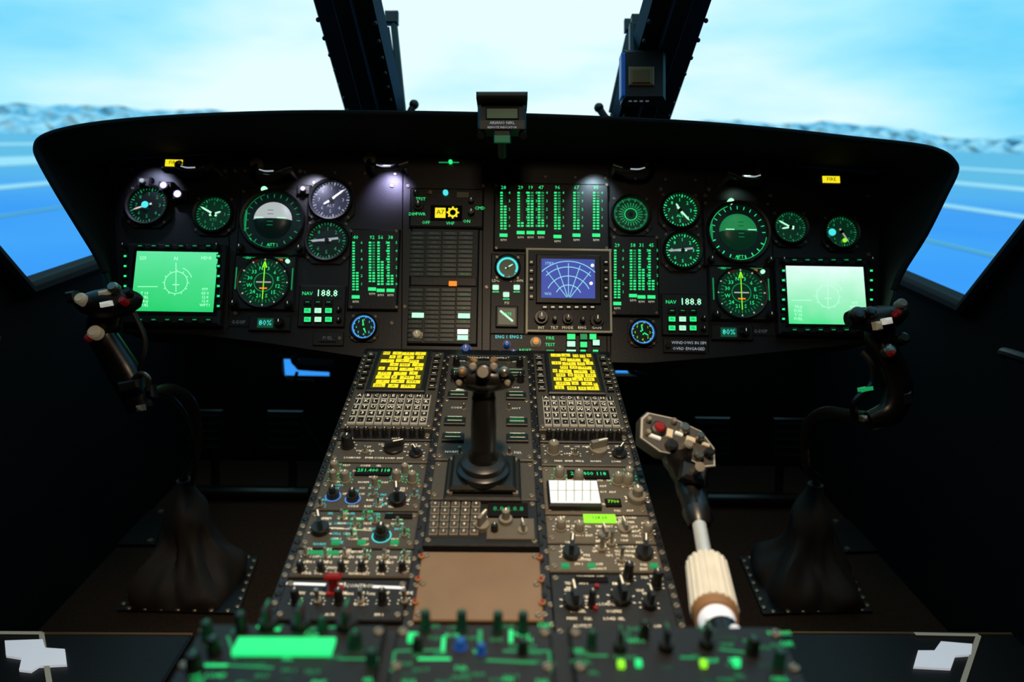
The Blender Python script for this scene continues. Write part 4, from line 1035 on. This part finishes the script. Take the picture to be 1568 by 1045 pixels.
for u, v, w_, h_, m_ in ((.016, .010, .012, .007, 'cream'), (-.012, .008, .008, .012, 'cream'), (.036, .010, .010, .005, 'cream'), (-.030, -.006, .016, .004, 'label'), (.0, .013, .010, .004, 'label')):
    cb.obox(H3(u, v, .004), ex_, ey_, ez_, w_, h_, .005, m_, .001)
cb.tube(cat(T3([(1035, 690, .865), (1042, 715, .86), (1055, 740, .85), (1062, 765, .83), (1069, 795, .80)])), [.020]*4+[.017]*4+[.019]*4+[.017]*5, 'rubber', 18)
cb.obox(W(1060, 728, .83), ex_, ey_, ez_, .030, .022, .022, 'black', .004); cb.tube(T3([(1065, 722, .82), (1072, 715, .80)]), .006, 'metal', 10)
cb.tube(T3([(1066, 785, .805), (1069, 797, .795), (1071, 806, .79)]), [.017, .0155, .013], 'knob', 20)
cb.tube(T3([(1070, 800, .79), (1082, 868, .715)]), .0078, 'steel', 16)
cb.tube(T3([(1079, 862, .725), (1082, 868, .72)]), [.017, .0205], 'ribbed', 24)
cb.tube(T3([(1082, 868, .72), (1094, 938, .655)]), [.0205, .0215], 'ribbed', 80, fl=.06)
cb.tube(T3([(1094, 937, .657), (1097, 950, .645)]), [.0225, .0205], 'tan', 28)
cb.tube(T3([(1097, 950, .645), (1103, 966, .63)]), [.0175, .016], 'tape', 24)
cb.tube(T3([(1103, 964, .632), (1135, 1060, .56), (1180, 1300, .52)]), .016, 'rubber', 20)
cb.tube(T3([(1085, 965, .62), (1090, 1000, .57)]), .006, 'metal', 12)
cb.tube(T3([(1125, 965, .60), (1138, 1010, .55)]), .005, 'tape', 12)
cb.build('collective_lever')

# ================================================================== seat-front sills with tape
def sill(x0, x1, pts_tape, frm, name):
    zt = .12
    def on(x, y):
        d = ray(x, y); t = (zt-CAM.z)/d.z; return CAM+d*t
    a = on(x0, 967); b = on(x1, 970); yf = (a.y+b.y)/2
    mb = WB(((a.x+b.x)/2, yf, 0)); wd = abs(b.x-a.x)
    mb.box(0, -.15, 0, wd, .30, zt, 'black', .004)
    mb.box(0, -.004, zt-.004, wd, .006, .006, 'bronze', .001)
    for i in range(len(frm)-1):
        p, q = on(*frm[i])-mb.o, on(*frm[i+1])-mb.o
        mb.line(p.x, p.y, q.x, q.y, .008, zt+.0045, 'keyrim')
    mb.build(name)
    t = WB((on(*pts_tape[0]))); t.o.z = zt
    P = [on(*p)-t.o for p in pts_tape]
    t.rings([[(p.x, p.y, 0.0005) for p in P], [(p.x, p.y, .0052) for p in P]], 'tape')
    t.build('reflective_tape')
sill(-150, 296, [(8, 985), (66, 983), (70, 996), (100, 998), (103, 1022), (60, 1024), (48, 1032), (30, 1030), (34, 1012), (10, 1008)], [(-60, 972), (64, 973), (78, 1060)], 'seat_sill')
sill(1180, 1640, [(1405, 1000), (1430, 1000), (1440, 986), (1488, 990), (1486, 1006), (1462, 1008), (1455, 1028), (1398, 1025)], [(1400, 974), (1498, 976), (1470, 1060)], 'seat_sill')

# ================================================================== lights
def spot(name, loc, tgt, e, col, ang=60, rad=.01, bl_=.6):
    l = bpy.data.lights.new(name, 'SPOT'); l.energy = e; l.color = col; l.spot_size = math.radians(ang); l.spot_blend = bl_; l.shadow_soft_size = rad
    o = bpy.data.objects.new(name, l); o.location = loc; o.rotation_euler = (Vector(tgt)-Vector(loc)).to_track_quat('-Z', 'Y').to_euler(); scene.collection.objects.link(o)
spot('floor_fill', (.08, .34, 1.5), onp(CONS, 765, 800), 44, (1, .76, .52), 56, .04, 1)
spot('floor_fill', (.0, .3, 1.5), (0, 1.0, 0), 12, (1, .74, .48), 105, .08, 1)  # added warm fill to bring up the floor, not an actual cabin lamp
for i, (x, y, e, c) in enumerate(((598, 305, 1.5, (.60, .56, 1)), (912, 310, .7, (.6, .85, 1)), (478, 310, .9, (.75, .75, 1)), (235, 300, .6, (.6, .65, 1)), (1130, 330, .12, (.6, 1, .8)))):
    spot('instrument_spotlight', onp(PANEL, x, y-50, .06), onp(PANEL, x, y, 0), e, c, 75, .006, .8)
